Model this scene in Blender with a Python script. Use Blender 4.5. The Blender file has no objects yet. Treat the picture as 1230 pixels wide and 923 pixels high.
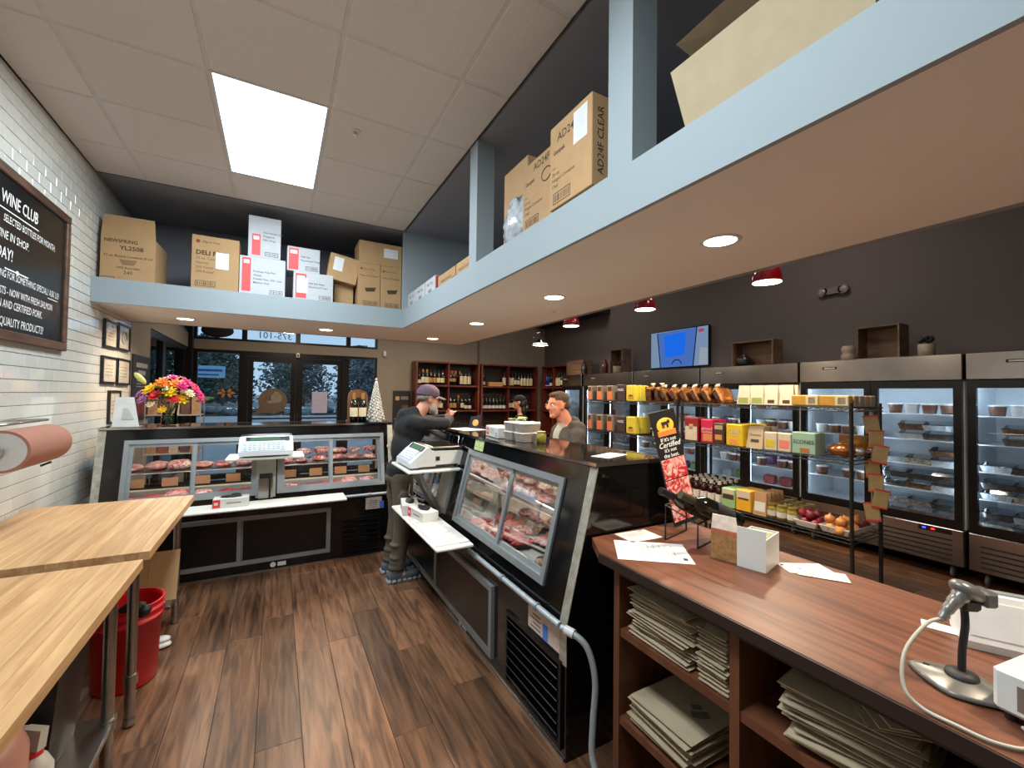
import bpy, bmesh, math, random
from math import pi, sin, cos, radians
from mathutils import Vector, Matrix
random.seed(7)
scene = bpy.context.scene
COL = scene.collection

# ------------------------------------------------------------------ camera
cam_d = bpy.data.cameras.new('camera'); cam = bpy.data.objects.new('camera', cam_d); COL.objects.link(cam)
cam_d.sensor_width = 36.0; cam_d.lens = 513.1 / 1230.0 * 36.0; cam_d.clip_start = 0.02; cam_d.clip_end = 300
YAW, PITCH, ROLL = 0.50278, 0.024747, 0.013037
F_ = Vector((sin(YAW)*cos(PITCH), cos(YAW)*cos(PITCH), sin(PITCH))); R0 = Vector((cos(YAW), -sin(YAW), 0)); U0 = R0.cross(F_)
R_ = cos(ROLL)*R0 + sin(ROLL)*U0; U_ = -sin(ROLL)*R0 + cos(ROLL)*U0
cam.matrix_world = Matrix(((R_.x, U_.x, -F_.x, 0), (R_.y, U_.y, -F_.y, 0), (R_.z, U_.z, -F_.z, 1.55), (0, 0, 0, 1)))
scene.camera = cam

# ------------------------------------------------------------------ world (dusk sky) and exposure
w = bpy.data.worlds.new('dusk_sky'); scene.world = w; w.use_nodes = True
nt = w.node_tree; bg = nt.nodes['Background']
bg.inputs[0].default_value = (0.56, 0.70, 0.86, 1); bg.inputs[1].default_value = 1.25
vs = scene.view_settings
vs.view_transform = 'Standard'; vs.look = 'None'; vs.gamma = 1.0; vs.use_curve_mapping = False
vs.exposure = 0.0
PANEL_W, DOWN_W, PEND_W, CASE_E, FRIDGE_E, SHOP_W = 60.0, 19.0, 30.0, 22.0, 34.0, 16.0

# ------------------------------------------------------------------ helpers
def lin(c):
    return tuple((x/255/12.92 if x/255 <= .04045 else ((x/255+.055)/1.055)**2.4) for x in c)
MATS = {}
def mat(name, c, rough=.5, metal=0, var=.06, scale=14, bump=0, spec=.5, coat=0, rnd=0, emit=None, alpha=None):
    if name in MATS: return MATS[name]
    m = bpy.data.materials.new(name); m.use_nodes = True; MATS[name] = m
    n = m.node_tree.nodes; l = m.node_tree.links; p = n['Principled BSDF']
    c = lin(c)
    p.inputs['Roughness'].default_value = rough; p.inputs['Metallic'].default_value = metal
    p.inputs['Specular IOR Level'].default_value = spec; p.inputs['Coat Weight'].default_value = coat
    tc = n.new('ShaderNodeTexCoord'); nz = n.new('ShaderNodeTexNoise'); nz.inputs['Scale'].default_value = scale; nz.inputs['Detail'].default_value = 4
    l.new(tc.outputs['Object'], nz.inputs['Vector'])
    mr = n.new('ShaderNodeMapRange'); mr.inputs[1].default_value = .3; mr.inputs[2].default_value = .7
    mr.inputs[3].default_value = 1-var; mr.inputs[4].default_value = 1+var
    l.new(nz.outputs['Fac'], mr.inputs[0])
    hs = n.new('ShaderNodeHueSaturation'); hs.inputs['Color'].default_value = (*c, 1)
    if rnd:
        oi = n.new('ShaderNodeObjectInfo'); m2 = n.new('ShaderNodeMapRange'); m2.inputs[3].default_value = 1-rnd; m2.inputs[4].default_value = 1+rnd
        l.new(oi.outputs['Random'], m2.inputs[0]); mm = n.new('ShaderNodeMath'); mm.operation = 'MULTIPLY'
        l.new(mr.outputs[0], mm.inputs[0]); l.new(m2.outputs[0], mm.inputs[1]); l.new(mm.outputs[0], hs.inputs['Value'])
    else:
        l.new(mr.outputs[0], hs.inputs['Value'])
    l.new(hs.outputs[0], p.inputs['Base Color'])
    if bump:
        b = n.new('ShaderNodeBump'); b.inputs['Strength'].default_value = bump; b.inputs['Distance'].default_value = .004
        l.new(nz.outputs['Fac'], b.inputs['Height']); l.new(b.outputs[0], p.inputs['Normal'])
    if emit is not None:
        p.inputs['Emission Color'].default_value = (*c, 1); p.inputs['Emission Strength'].default_value = emit
    return m
def emat(name, c, s):
    if name in MATS: return MATS[name]
    m = bpy.data.materials.new(name); m.use_nodes = True; MATS[name] = m
    n = m.node_tree.nodes; l = m.node_tree.links; n.remove(n['Principled BSDF'])
    e = n.new('ShaderNodeEmission'); e.inputs[0].default_value = (*lin(c), 1); e.inputs[1].default_value = s
    l.new(e.outputs[0], n['Material Output'].inputs[0]); return m
def glass(name, tint=(1, 1, 1), ior=1.45, rough=0.0, gloss=1.0):
    if name in MATS: return MATS[name]
    m = bpy.data.materials.new(name); m.use_nodes = True; MATS[name] = m
    n = m.node_tree.nodes; l = m.node_tree.links; n.remove(n['Principled BSDF'])
    t = n.new('ShaderNodeBsdfTransparent'); t.inputs[0].default_value = (*tint, 1)
    g = n.new('ShaderNodeBsdfGlossy'); g.inputs['Roughness'].default_value = rough
    fr = n.new('ShaderNodeFresnel'); fr.inputs[0].default_value = ior
    mm = n.new('ShaderNodeMath'); mm.operation = 'MULTIPLY'; mm.inputs[1].default_value = gloss
    mx = n.new('ShaderNodeMixShader'); l.new(fr.outputs[0], mm.inputs[0]); l.new(mm.outputs[0], mx.inputs[0])
    l.new(t.outputs[0], mx.inputs[1]); l.new(g.outputs[0], mx.inputs[2]); l.new(mx.outputs[0], n['Material Output'].inputs[0]); return m
def wood(name, c1, c2, axis='Y', scale=6, stretch=12, rough=.35, rnd=.25, dark=(40, 24, 16), darkamt=.0, coat=0, spec=.5):
    if name in MATS: return MATS[name]
    m = bpy.data.materials.new(name); m.use_nodes = True; MATS[name] = m
    n = m.node_tree.nodes; l = m.node_tree.links; p = n['Principled BSDF']
    p.inputs['Roughness'].default_value = rough; p.inputs['Coat Weight'].default_value = coat; p.inputs['Specular IOR Level'].default_value = spec
    tc = n.new('ShaderNodeTexCoord'); oi = n.new('ShaderNodeObjectInfo'); mp = n.new('ShaderNodeMapping')
    s = [scale*stretch/4]*3; s['XYZ'.index(axis)] = scale/4
    mp.inputs['Scale'].default_value = s
    ad = n.new('ShaderNodeVectorMath'); ad.operation = 'ADD'
    cb = n.new('ShaderNodeCombineXYZ'); ml = n.new('ShaderNodeMath'); ml.operation = 'MULTIPLY'; ml.inputs[1].default_value = 37.0
    l.new(oi.outputs['Random'], ml.inputs[0])
    for k in range(3): l.new(ml.outputs[0], cb.inputs[k])
    l.new(tc.outputs['Object'], mp.inputs['Vector']); l.new(mp.outputs[0], ad.inputs[0]); l.new(cb.outputs[0], ad.inputs[1])
    nz = n.new('ShaderNodeTexNoise'); nz.inputs['Scale'].default_value = 1.0; nz.inputs['Detail'].default_value = 7; nz.inputs['Distortion'].default_value = .8
    l.new(ad.outputs[0], nz.inputs['Vector'])
    cr = n.new('ShaderNodeValToRGB'); e = cr.color_ramp.elements
    e[0].position = .33; e[0].color = (*lin(c1), 1); e[1].position = .66; e[1].color = (*lin(c2), 1)
    if darkamt:
        x = cr.color_ramp.elements.new(.33-darkamt); x.color = (*lin(dark), 1)
    l.new(nz.outputs['Fac'], cr.inputs[0])
    hs = n.new('ShaderNodeHueSaturation'); mr = n.new('ShaderNodeMapRange'); mr.inputs[3].default_value = 1-rnd; mr.inputs[4].default_value = 1+rnd
    l.new(oi.outputs['Random'], mr.inputs[0]); l.new(mr.outputs[0], hs.inputs['Value']); l.new(cr.outputs[0], hs.inputs['Color'])
    l.new(hs.outputs[0], p.inputs['Base Color'])
    b = n.new('ShaderNodeBump'); b.inputs['Strength'].default_value = .12; b.inputs['Distance'].default_value = .002
    l.new(nz.outputs['Fac'], b.inputs['Height']); l.new(b.outputs[0], p.inputs['Normal'])
    return m
def meatm(name, c1, c2, scale=16, rough=.3):
    if name in MATS: return MATS[name]
    m = bpy.data.materials.new(name); m.use_nodes = True; MATS[name] = m
    n = m.node_tree.nodes; l = m.node_tree.links; p = n['Principled BSDF']; p.inputs['Roughness'].default_value = rough
    tc = n.new('ShaderNodeTexCoord'); nz = n.new('ShaderNodeTexNoise'); nz.inputs['Scale'].default_value = scale
    nz.inputs['Detail'].default_value = 5; nz.inputs['Distortion'].default_value = 1.6
    oi = n.new('ShaderNodeObjectInfo'); ad = n.new('ShaderNodeVectorMath'); ad.operation = 'ADD'
    l.new(tc.outputs['Object'], ad.inputs[0]); l.new(oi.outputs['Location'], ad.inputs[1]); l.new(ad.outputs[0], nz.inputs['Vector'])
    cr = n.new('ShaderNodeValToRGB'); e = cr.color_ramp.elements
    e[0].position = .42; e[0].color = (*lin(c1), 1); e[1].position = .6; e[1].color = (*lin(c2), 1)
    l.new(nz.outputs['Fac'], cr.inputs[0]); l.new(cr.outputs[0], p.inputs['Base Color'])
    b = n.new('ShaderNodeBump'); b.inputs['Strength'].default_value = .4; b.inputs['Distance'].default_value = .006
    l.new(nz.outputs['Fac'], b.inputs['Height']); l.new(b.outputs[0], p.inputs['Normal']); return m

class MB:
    """collects shapes; build() links them as one mesh object"""
    def __init__(s, M=None): s.v = []; s.f = []; s.mi = []; s.sm = []; s.k = 0; s.M = M
    def add(s, vs, fs, smooth=False):
        o = len(s.v)
        for p in vs:
            p = Vector(p)
            s.v.append(tuple(s.M @ p) if s.M is not None else tuple(p))
        for f in fs: s.f.append([o+i for i in f]); s.mi.append(s.k); s.sm.append(smooth)
        return s
    def hexa(s, P):
        return s.add(P, [(0,3,2,1),(4,5,6,7),(0,1,5,4),(1,2,6,5),(2,3,7,6),(3,0,4,7)])
    def box(s, x0, y0, z0, x1, y1, z1):
        return s.hexa([(x0,y0,z0),(x1,y0,z0),(x1,y1,z0),(x0,y1,z0),(x0,y0,z1),(x1,y0,z1),(x1,y1,z1),(x0,y1,z1)])
    def rbox(s, x0, y0, z0, x1, y1, z1, b=.004, sm=False):
        c = ((x0+x1)/2, (y0+y1)/2, (z0+z1)/2); h = ((x1-x0)/2, (y1-y0)/2, (z1-z0)/2)
        b = min(b, min(h)*.95); vs = {}; L = []; fs = []
        for ax in range(3):
            for sx in (-1,1):
                for sy in (-1,1):
                    for sz in (-1,1):
                        sg = (sx,sy,sz); p = [c[i]+sg[i]*(h[i]-(0 if i == ax else b)) for i in range(3)]
                        vs[(ax,)+sg] = len(L); L.append(p)
        for ax in range(3):
            a, d = (ax+1) % 3, (ax+2) % 3
            for sg in (-1,1):
                q = []
                for (i, j) in ((-1,-1),(1,-1),(1,1),(-1,1)):
                    t = [0,0,0]; t[ax] = sg; t[a] = i; t[d] = j; q.append(vs[(ax,)+tuple(t)])
                fs.append(q if sg > 0 else q[::-1])
        for ax in range(3):            # edges parallel to ax
            a, d = (ax+1) % 3, (ax+2) % 3
            for i in (-1,1):
                for j in (-1,1):
                    t0 = [0,0,0]; t0[a] = i; t0[d] = j; t1 = t0[:]; t0[ax] = -1; t1[ax] = 1
                    q = [vs[(a,)+tuple(t0)], vs[(d,)+tuple(t0)], vs[(d,)+tuple(t1)], vs[(a,)+tuple(t1)]]
                    fs.append(q if i*j > 0 else q[::-1])
        for sx in (-1,1):
            for sy in (-1,1):
                for sz in (-1,1):
                    q = [vs[(k,sx,sy,sz)] for k in range(3)]; fs.append(q if sx*sy*sz > 0 else q[::-1])
        return s.add(L, fs, sm)
    def cyl(s, p0, p1, r0, r1=None, n=12, caps=True, smooth=True):
        if r1 is None: r1 = r0
        p0 = Vector(p0); p1 = Vector(p1); d = (p1-p0).normalized()
        a = d.orthogonal().normalized(); b = d.cross(a); vs = []
        for (p, r) in ((p0, r0), (p1, r1)):
            for i in range(n): t = 2*pi*i/n; vs.append(p + r*(cos(t)*a + sin(t)*b))
        s.add(vs, [(i, (i+1) % n, n+(i+1) % n, n+i) for i in range(n)], smooth)
        if caps:
            s.add(vs[:n], [tuple(range(n))[::-1]]); s.add(vs[n:], [tuple(range(n))])
        return s
    def lathe(s, prof, c=(0,0,0), n=16, smooth=True):
        vs = []; m = len(prof)
        for (r, z) in prof:
            for i in range(n): t = 2*pi*i/n; vs.append((c[0]+r*cos(t), c[1]+r*sin(t), c[2]+z))
        s.add(vs, [(j*n+i, j*n+(i+1) % n, (j+1)*n+(i+1) % n, (j+1)*n+i) for j in range(m-1) for i in range(n)], smooth)
        return s
    def tube(s, P, r, n=8, caps=True):
        P = [Vector(p) for p in P]; vs = []; a = None
        for i, p in enumerate(P):
            d = (P[min(i+1, len(P)-1)] - P[max(i-1, 0)]).normalized()
            if a is None: a = d.orthogonal().normalized()
            a = (a - a.dot(d)*d).normalized(); b = d.cross(a); rr = r[i] if isinstance(r, (list, tuple)) else r
            for k in range(n): t = 2*pi*k/n; vs.append(p + rr*(cos(t)*a + sin(t)*b))
        m = len(P)
        s.add(vs, [(j*n+i, j*n+(i+1) % n, (j+1)*n+(i+1) % n, (j+1)*n+i) for j in range(m-1) for i in range(n)], True)
        if caps: s.add(vs[:n], [tuple(range(n))[::-1]]); s.add(vs[-n:], [tuple(range(n))])
        return s
    def prism(s, poly, axis, lo, hi):
        """poly in the two other axes (cyclic order), extruded along axis"""
        ax = 'xyz'.index(axis); a, d = (ax+1) % 3, (ax+2) % 3; vs = []; n = len(poly)
        for h in (lo, hi):
            for (p, q) in poly: t = [0,0,0]; t[ax] = h; t[a] = p; t[d] = q; vs.append(t)
        return s.add(vs, [tuple(range(n))[::-1], tuple(range(n, 2*n))] + [(i, (i+1) % n, n+(i+1) % n, n+i) for i in range(n)])
    def ell(s, c, r, n=12, m=8, jit=0, seed=0, M=None):
        rg = random.Random(seed); vs = [(0,0,-1)]; fs = []
        for j in range(1, m):
            t = -pi/2 + pi*j/m
            for i in range(n): a = 2*pi*i/n; vs.append((cos(t)*cos(a), cos(t)*sin(a), sin(t)))
        vs.append((0,0,1)); N = len(vs)-1
        out = []
        for p in vs:
            k = 1 + (rg.uniform(-jit, jit) if jit else 0); q = Vector((p[0]*r[0]*k, p[1]*r[1]*k, p[2]*r[2]*k))
            if M is not None: q = M @ q
            out.append(Vector(c)+q)
        for i in range(n): fs.append((0, 1+(i+1) % n, 1+i)); fs.append((N, N-n+i, N-n+(i+1) % n))
        for j in range(m-2):
            for i in range(n): fs.append((1+j*n+i, 1+j*n+(i+1) % n, 1+(j+1)*n+(i+1) % n, 1+(j+1)*n+i))
        return s.add(out, fs, True)
    def mesh(s, name, mats):
        me = bpy.data.meshes.new(name); me.from_pydata(s.v, [], s.f); 
        for m in (mats if isinstance(mats, (list, tuple)) else [mats]): me.materials.append(m)
        me.polygons.foreach_set('material_index', s.mi); me.polygons.foreach_set('use_smooth', s.sm); me.update(); return me
    def build(s, name, mats, parent=None, loc=None, rot=None):
        return put(name, s.mesh(name, mats), parent, loc, rot)
def put(name, me, parent=None, loc=None, rot=None):
    o = bpy.data.objects.new(name, me); COL.objects.link(o)
    if parent is not None: o.parent = parent
    if loc is not None: o.location = loc
    if rot is not None: o.rotation_euler = rot
    return o
def tag(o, label=None, cat=None, group=None, kind=None):
    if label: o['label'] = label
    if cat: o['category'] = cat
    if group: o['group'] = group
    if kind: o['kind'] = kind
    return o
def thing(name, label, cat, loc=(0,0,0), rz=0, group=None, kind=None, rot=None):
    o = bpy.data.objects.new(name, None); COL.objects.link(o); o.location = loc; o.empty_display_size = .05
    o.rotation_euler = rot if rot else (0, 0, rz)
    return tag(o, label, cat, group, kind)
def copy_tree(o, parent=None, loc=None, rz=None):
    c = o.copy(); COL.objects.link(c); c.parent = parent
    if loc is not None: c.location = loc
    if rz is not None: c.rotation_euler = (0, 0, rz)
    for ch in o.children: copy_tree(ch, c)
    return c
_txt = {}
def text(s, size, m, parent, loc, rot=(pi/2, 0, 0), align='CENTER', name='lettering', sx=1.0, depth=.0004, shear=0, bold=0):
    key = (s, align, shear, bold)
    if key not in _txt:
        cu = bpy.data.curves.new('t', 'FONT'); cu.body = s; cu.size = 1; cu.align_x = align; cu.align_y = 'CENTER'; cu.resolution_u = 2; cu.shear = shear; cu.offset = bold
        o = bpy.data.objects.new('t', cu); me = bpy.data.meshes.new_from_object(o); bpy.data.objects.remove(o); bpy.data.curves.remove(cu); _txt[key] = me
    me = _txt[key].copy(); me.name = name; me.materials.clear(); me.materials.append(m)
    o = put(name, me, parent, loc, rot); o.scale = (size*sx, size, size); return o
def curve_pts(P, n=8):
    """Catmull-Rom through P"""
    P = [Vector(p) for p in P]; Q = [2*P[0]-P[1]] + P + [2*P[-1]-P[-2]]; out = []
    for i in range(1, len(Q)-2):
        for k in range(n):
            t = k/n; a, b, c, d = Q[i-1], Q[i], Q[i+1], Q[i+2]
            out.append(.5*((2*b) + (c-a)*t + (2*a-5*b+4*c-d)*t*t + (3*b-a-3*c+d)*t**3))
    out.append(P[-1]); return out
def area(name, loc, size, power, col, rot=(0,0,0), shape='DISK', sy=None, parent=None, spread=None):
    d = bpy.data.lights.new(name, 'AREA'); d.energy = power; d.color = col; d.shape = shape; d.size = size
    if sy: d.size_y = sy
    if spread: d.spread = spread
    o = bpy.data.objects.new(name, d); COL.objects.link(o); o.location = loc; o.rotation_euler = rot
    if parent is not None: o.parent = parent
    return o

# materials used in many places
WHITE = mat('white_plastic', (208, 208, 205), .4, var=.03)
PAPER = mat('white_paper', (208, 206, 202), .8, var=.02)
BLACK = mat('black_gloss', (13, 12, 13), .12, var=.1)
BLACKM = mat('black_matte', (20, 19, 20), .55, var=.1)
INK = mat('black_ink', (28, 26, 26), .8, var=.02)
CHALK = mat('white_chalk', (235, 235, 232), .9, var=.05)
STEEL = mat('brushed_steel', (170, 168, 165), .28, 1, var=.06, scale=30)
CHROME = mat('chrome', (200, 200, 200), .08, 1, var=.02)
ALU = mat('grey_aluminium', (150, 156, 160), .4, .55, var=.04)
KRAFT = mat('kraft_cardboard', (172, 138, 98), .85, var=.05, rnd=.06)
KRAFT2 = mat('pale_kraft_paper', (166, 150, 122), .85, var=.05, rnd=.08)
REDP = mat('red_print', (214, 48, 58), .6, var=.03)
BLUEGREY = mat('blue_grey_paint', (146, 158, 164), .7, var=.015, scale=3)
CREAM = mat('cream_ceiling_paint', (236, 230, 222), .8, var=.015, scale=3)
DKGREY = mat('dark_grey_paint', (136, 138, 146), .8, var=.02, scale=3)
TAUPE = mat('taupe_wall_paint', (134, 123, 110), .8, var=.03, scale=2); DARKT = mat('dark_taupe_paint', (86, 78, 77), .8, var=.03, scale=2)
CLEAR = glass('clear_glass')
PLASTIC = glass('clear_plastic', (.93, .95, .96), 1.5, .08)
# ================================================================== STRUCTURE
XL, XR, YB, YN, ZC = -1.32, 5.88, 9.0, -1.7, 3.3
# ---- floor of wood-look planks
FL = MB().box(XL-.2, YN-.2, -.12, XR+.2, YB+.1, -.006).build('floor', mat('floor_joint', (34, 24, 18), .8)); tag(FL, 'dark brown wood-look plank floor', None, kind='structure')
PLW, PLL = .182, 1.22
plank_m = wood('plank_wood', (70, 46, 32), (126, 88, 62), 'Y', 11, 12, .36, .34, (36, 22, 15), .12)
pk = MB().rbox(0, 0, -.02, PLW-.0016, PLL-.0016, 0, .0012).mesh('plank', plank_m)
rg = random.Random(3); npl = 0; rest = MB()
ix = 0; x = -1.32
while x < XR:
    off = rg.uniform(0, PLL); y = YN - off
    while y < YB:
        cx, cy = x+PLW/2, y+PLL/2
        vis = (-.75 < cx < 1.15 and .6 < cy < 4.9) or (1.9 < cx < 5.4 and .2 < cy < 5.4)
        if vis and npl < 295:
            put('plank', pk, FL, (x, y, 0)); npl += 1
        else:
            rest.box(x, max(y, YN), -.02, min(x+PLW-.0016, XR), min(y+PLL-.0016, YB), 0)
        y += PLL
    x += PLW
tag(rest.build('plank_field', plank_m, FL), kind='stuff')

# ---- left wall with subway tiles
WL = MB().box(XL-.15, YN, 0, XL-.008, 5.7, ZC+.05).build('wall_left', mat('grout_grey', (92, 88, 83), .9)); tag(WL, 'left wall of white subway tiles with grey grout', None, kind='structure')
tile_m = mat('white_glazed_tile', (214, 212, 204), .09, var=.025, scale=4, rnd=.03, coat=.3)
TW, TH = .1524, .0762; g = .0034
tm = MB().rbox(-.008, g/2, g/2, 0, TW-g/2, TH-g/2, .002).mesh('tile', tile_m)
cand = []; field = MB()
for r in range(int((ZC)/TH)+1):
    z = r*TH; y = YN + (TW/2 if r % 2 else 0) - TW
    while y < 5.7:
        y0, y1 = max(y, YN), min(y+TW, 5.7); full = (y0 == y and y1 == y+TW and z+TH < ZC)
        hid = 2.4 < y and y+TW < 4.08 and 1.86 < z and z+TH < 2.70
        if full and y > 3.2 and z > .8 and not hid: cand.append((y*y + (z-1.55)**2, y, z))
        elif y1 > y0+.01: field.box(XL-.008, y0+g/2, z+g/2, XL, y1-g/2, min(z+TH, ZC)-g/2)
        y += TW
cand.sort()
for i, (d, y, z) in enumerate(cand):
    if i < 298: put('tile', tm, WL, (XL, y, z))
    else: field.box(XL-.008, y+g/2, z+g/2, XL, y+TW-g/2, z+TH-g/2)
tag(field.build('tile_field', tile_m, WL), kind='stuff')
# painted return beyond the tiles, and far-left glazing
wlf = MB(); wlf.box(XL-.15, 5.7, 0, XL+.002, 6.45, 4.0); wlf.box(XL-.15, 6.45, 2.28, XL, 9.0, 2.52); wlf.box(XL-.15, 6.45, 0, XL, 9.0, .25); wlf.box(XL-.15, 6.45, 3.3, XL, 9.0, 4.0)
wlf.box(XL-.15, 5.7, ZC+.05, XL, 5.75, 4.0)
tag(wlf.build('wall_left_far', TAUPE), 'taupe painted wall beside the front windows', None, kind='structure')
FRAME = mat('dark_bronze_frame', (24, 21, 21), .35, .3)
STORE_GL = glass('storefront_glass', (.80, .88, .92), 1.5)
def window(n, x0, x1, y0, y1, z0, z1, axis, fr=.05):
    o = thing('window_%d' % n, 'dark framed shopfront window', None, ((x0+x1)/2, (y0+y1)/2, z0), kind='structure')
    hx, hy, h = (x1-x0)/2, (y1-y0)/2, z1-z0; b = MB()
    if axis == 'x':
        for (a, c) in ((-hx, -hx+fr), (hx-fr, hx)): b.box(a, -.04, 0, c, .04, h)
        for (a, c) in ((0, fr), (h-fr, h)): b.box(-hx+fr, -.04, a, hx-fr, .04, c)
        b.build('window_frame', FRAME, o); MB().box(-hx+fr, -.006, fr, hx-fr, .006, h-fr).build('pane', STORE_GL, o)
    else:
        for (a, c) in ((-hy, -hy+fr), (hy-fr, hy)): b.box(-.04, a, 0, .04, c, h)
        for (a, c) in ((0, fr), (h-fr, h)): b.box(-.04, -hy+fr, a, .04, hy-fr, c)
        b.build('window_frame', FRAME, o); MB().box(-.006, -hy+fr, fr, .006, hy-fr, h-fr).build('pane', STORE_GL, o)
    return o
window(1, XL-.05, XL-.05, 6.45, 7.25, .25, 2.28, 'y', .09); window(2, XL-.05, XL-.05, 7.25, 8.85, .25, 2.28, 'y', .07)
window(3, XL-.05, XL-.05, 6.7, 7.7, 2.52, 3.3, 'y'); window(4, XL-.05, XL-.05, 7.7, 8.85, 2.52, 3.3, 'y')
tag(MB().box(XL-.13, 8.85, 0, XL+.06, 9.12, 3.3).build('trim_1', FRAME), 'dark corner post of the shopfront', None, kind='structure')
# ---- back wall and shopfront
wb = MB(); wb.box(1.79, YB, 0, XR+.15, YB+.15, 4.0); wb.box(XL-.15, YB, 3.3, 1.79, YB+.15, 4.0); wb.box(XL+.06, YB, 2.27, 1.79, YB+.12, 2.44)
tag(wb.build('wall_back', TAUPE), 'taupe back wall around the shopfront doors', None, kind='structure')
MX = [XL+.06, -.53, .33, 1.23, 1.79]
for i, (a, c) in enumerate(((XL+.06, -.53), (-.53, .33), (.33, 1.23), (1.23, 1.79))): window(5+i, a, c, YB+.05, YB+.05, 2.44, 3.3, 'x', .04)
W9 = window(9, XL+.06, -.55, YB+.05, YB+.05, .05, 2.27, 'x', .055); W10 = window(10, 1.20, 1.79, YB+.05, YB+.05, .05, 2.27, 'x', .05)
tag(MB().box(XL+.06, YB, 0, 1.79, YB+.1, .05).build('trim_2', FRAME), 'dark threshold of the shopfront', None, kind='structure')
jb = MB(); jb.box(-.55, YB, .05, -.46, YB+.1, 2.27); jb.box(.30, YB, .05, .345, YB+.1, 2.18); jb.box(1.12, YB, .05, 1.20, YB+.1, 2.27); jb.box(-.46, YB, 2.18, 1.12, YB+.1, 2.27)
tag(jb.build('trim_3', FRAME), 'dark frame around the pair of glass doors', None, kind='structure')
def door(n, x0, x1, label):
    o = thing('door_%d' % n, label, None, ((x0+x1)/2, YB+.05, .055), kind='structure'); h = 2.12; hx = (x1-x0)/2-.003; b = MB(); s = .075
    for (a, c) in ((-hx, -hx+s), (hx-s, hx)): b.box(a, -.025, 0, c, .025, h)
    b.box(-hx+s, -.025, 0, hx-s, .025, .25); b.box(-hx+s, -.025, h-.09, hx-s, .025, h)
    b.build('door_frame', FRAME, o); MB().box(-hx+s, -.005, .25, hx-s, .005, h-.09).build('pane', STORE_GL, o)
    MB().tube([(-hx+.05, -.03, 1.0), (-hx+.05, -.07, 1.0), (hx-.05, -.07, 1.0), (hx-.05, -.03, 1.0)], .016).build('push_bar', BLACKM, o); return o
D1 = door(1, -.46, .30, 'dark framed glass door with a round brown sticker'); D2 = door(2, .345, 1.12, 'dark framed glass door with a white paper notice')
st = MB(); st.cyl((.02, -.006, 1.32), (.02, -.009, 1.32), .235, n=32); st.prism([(-.19, 1.15), (-.27, 1.10), (-.08, 1.10)], 'y', -.009, -.006) if False else st.add([(-.27, -.0065, 1.09), (-.03, -.0065, 1.10), (-.17, -.0065, 1.26)], [(0, 1, 2)])
sk = st.build('sticker', mat('brown_sticker', (104, 86, 70), .7, var=.15, scale=9), D1)
em = MB(); em.ell((.07, -.010, 1.37), (.10, .001, .10), 12, 6); em.ell((.07, -.010, 1.45), (.05, .001, .05), 10, 6); em.ell((-.03, -.010, 1.30), (.06, .001, .03), 10, 6)
em.build('emblem', mat('sticker_emblem', (138, 122, 104), .7, var=.15), sk)
nb = MB().box(-.14, -.008, 1.09, .13, -.006, 1.50).build('notice', mat('lavender_paper', (176, 172, 196), .8), D2)
lf = MB()
for k in range(6):
    a = k*1.05; lf.ell((-.12+.09*cos(a), -.012, 1.40+.05*sin(a)), (.045, .002, .022), 8, 4, M=Matrix.Rotation(-a, 3, 'Y'))
lf.build('leaf_sticker', mat('orange_leaf', (196, 120, 40), .7), W9, loc=(.24, -.01, .06))
for k, (cx, w_) in enumerate(((-.1, 0),)):
    text('375-101', .17, mat('grey_decal', (96, 98, 104), .7), bpy.data.objects['window_6'], (.05, -.012, .135), rot=(pi/2, 0, 0), sx=-1.0)
# oval sign hung in the window
osn = thing('oval_window_sign', 'black oval sign hanging in the corner transom window with a purple glow', 'sign', (-.93, YB-.01, 2.50))
MB().ell((0, 0, .1), (.24, .03, .12), 24, 10).build('sign_body', BLACKM, osn)
nb = MB(); P = [(.20*cos(2*pi*k/24), .034, .1+.09*sin(2*pi*k/24)) for k in range(25)]; nb.tube(P, .008, 6, False); nb.build('neon_tube', emat('purple_neon', (150, 60, 255), 12), osn)
for sx in (-.15, .15): MB().cyl((sx, 0, .18), (sx, .03, .775), .003, n=5).build('chain', CHROME, osn)
ds = thing('door_sensor', 'small white sensor above the shop doors', 'sensor', (.33, YB-.05, 2.19)); MB().rbox(-.03, -.02, 0, .03, .05, .09, .008).build('housing', WHITE, ds); MB().rbox(-.015, -.024, .02, .015, -.02, .05, .002).build('lens', BLACKM, ds)
ds = thing('wall_sensor', 'small white motion sensor on the taupe wall beside the transom window', 'sensor', (1.93, YB-.03, 2.30)); MB().rbox(-.03, -.02, 0, .03, .03, .11, .01).build('housing', WHITE, ds); MB().rbox(-.018, -.026, .03, .018, -.02, .07, .004).build('lens', PAPER, ds)
# ---- right wall, near wall, shop ceiling, beam
tag(MB().box(XR, YN, 0, XR+.15, YB, 4.0).build('wall_right', DARKT), 'dark taupe wall behind the glass-door fridges', None, kind='structure')
tag(MB().box(XL-.15, YN-.15, 0, XR+.15, YN, 4.0).build('wall_near', TAUPE), 'taupe wall behind the counter', None, kind='structure')
sc_ = MB(); sc_.box(2.33, YN, 4.0, XR+.15, YB+.15, 4.1); sc_.box(XL-.15, 5.75, 4.0, 2.33, YB+.15, 4.1)
tag(sc_.build('ceiling_shop', DARKT), 'dark grey painted shop ceiling', None, kind='structure')
tag(MB().box(5.55, 6.6, 3.22, XR, YB, 3.42).build('trim_4', mat('dark_beam', (38, 36, 44), .7)), 'dark boxed beam under the shop ceiling', None, kind='structure')
tag(MB().box(4.02, YB-.012, 2.2, 4.08, YB, 4.0).build('trim_5', mat('grey_strip', (96, 92, 88), .7)), 'grey vertical strip on the back wall above the wine shelves', None, kind='structure')
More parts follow.
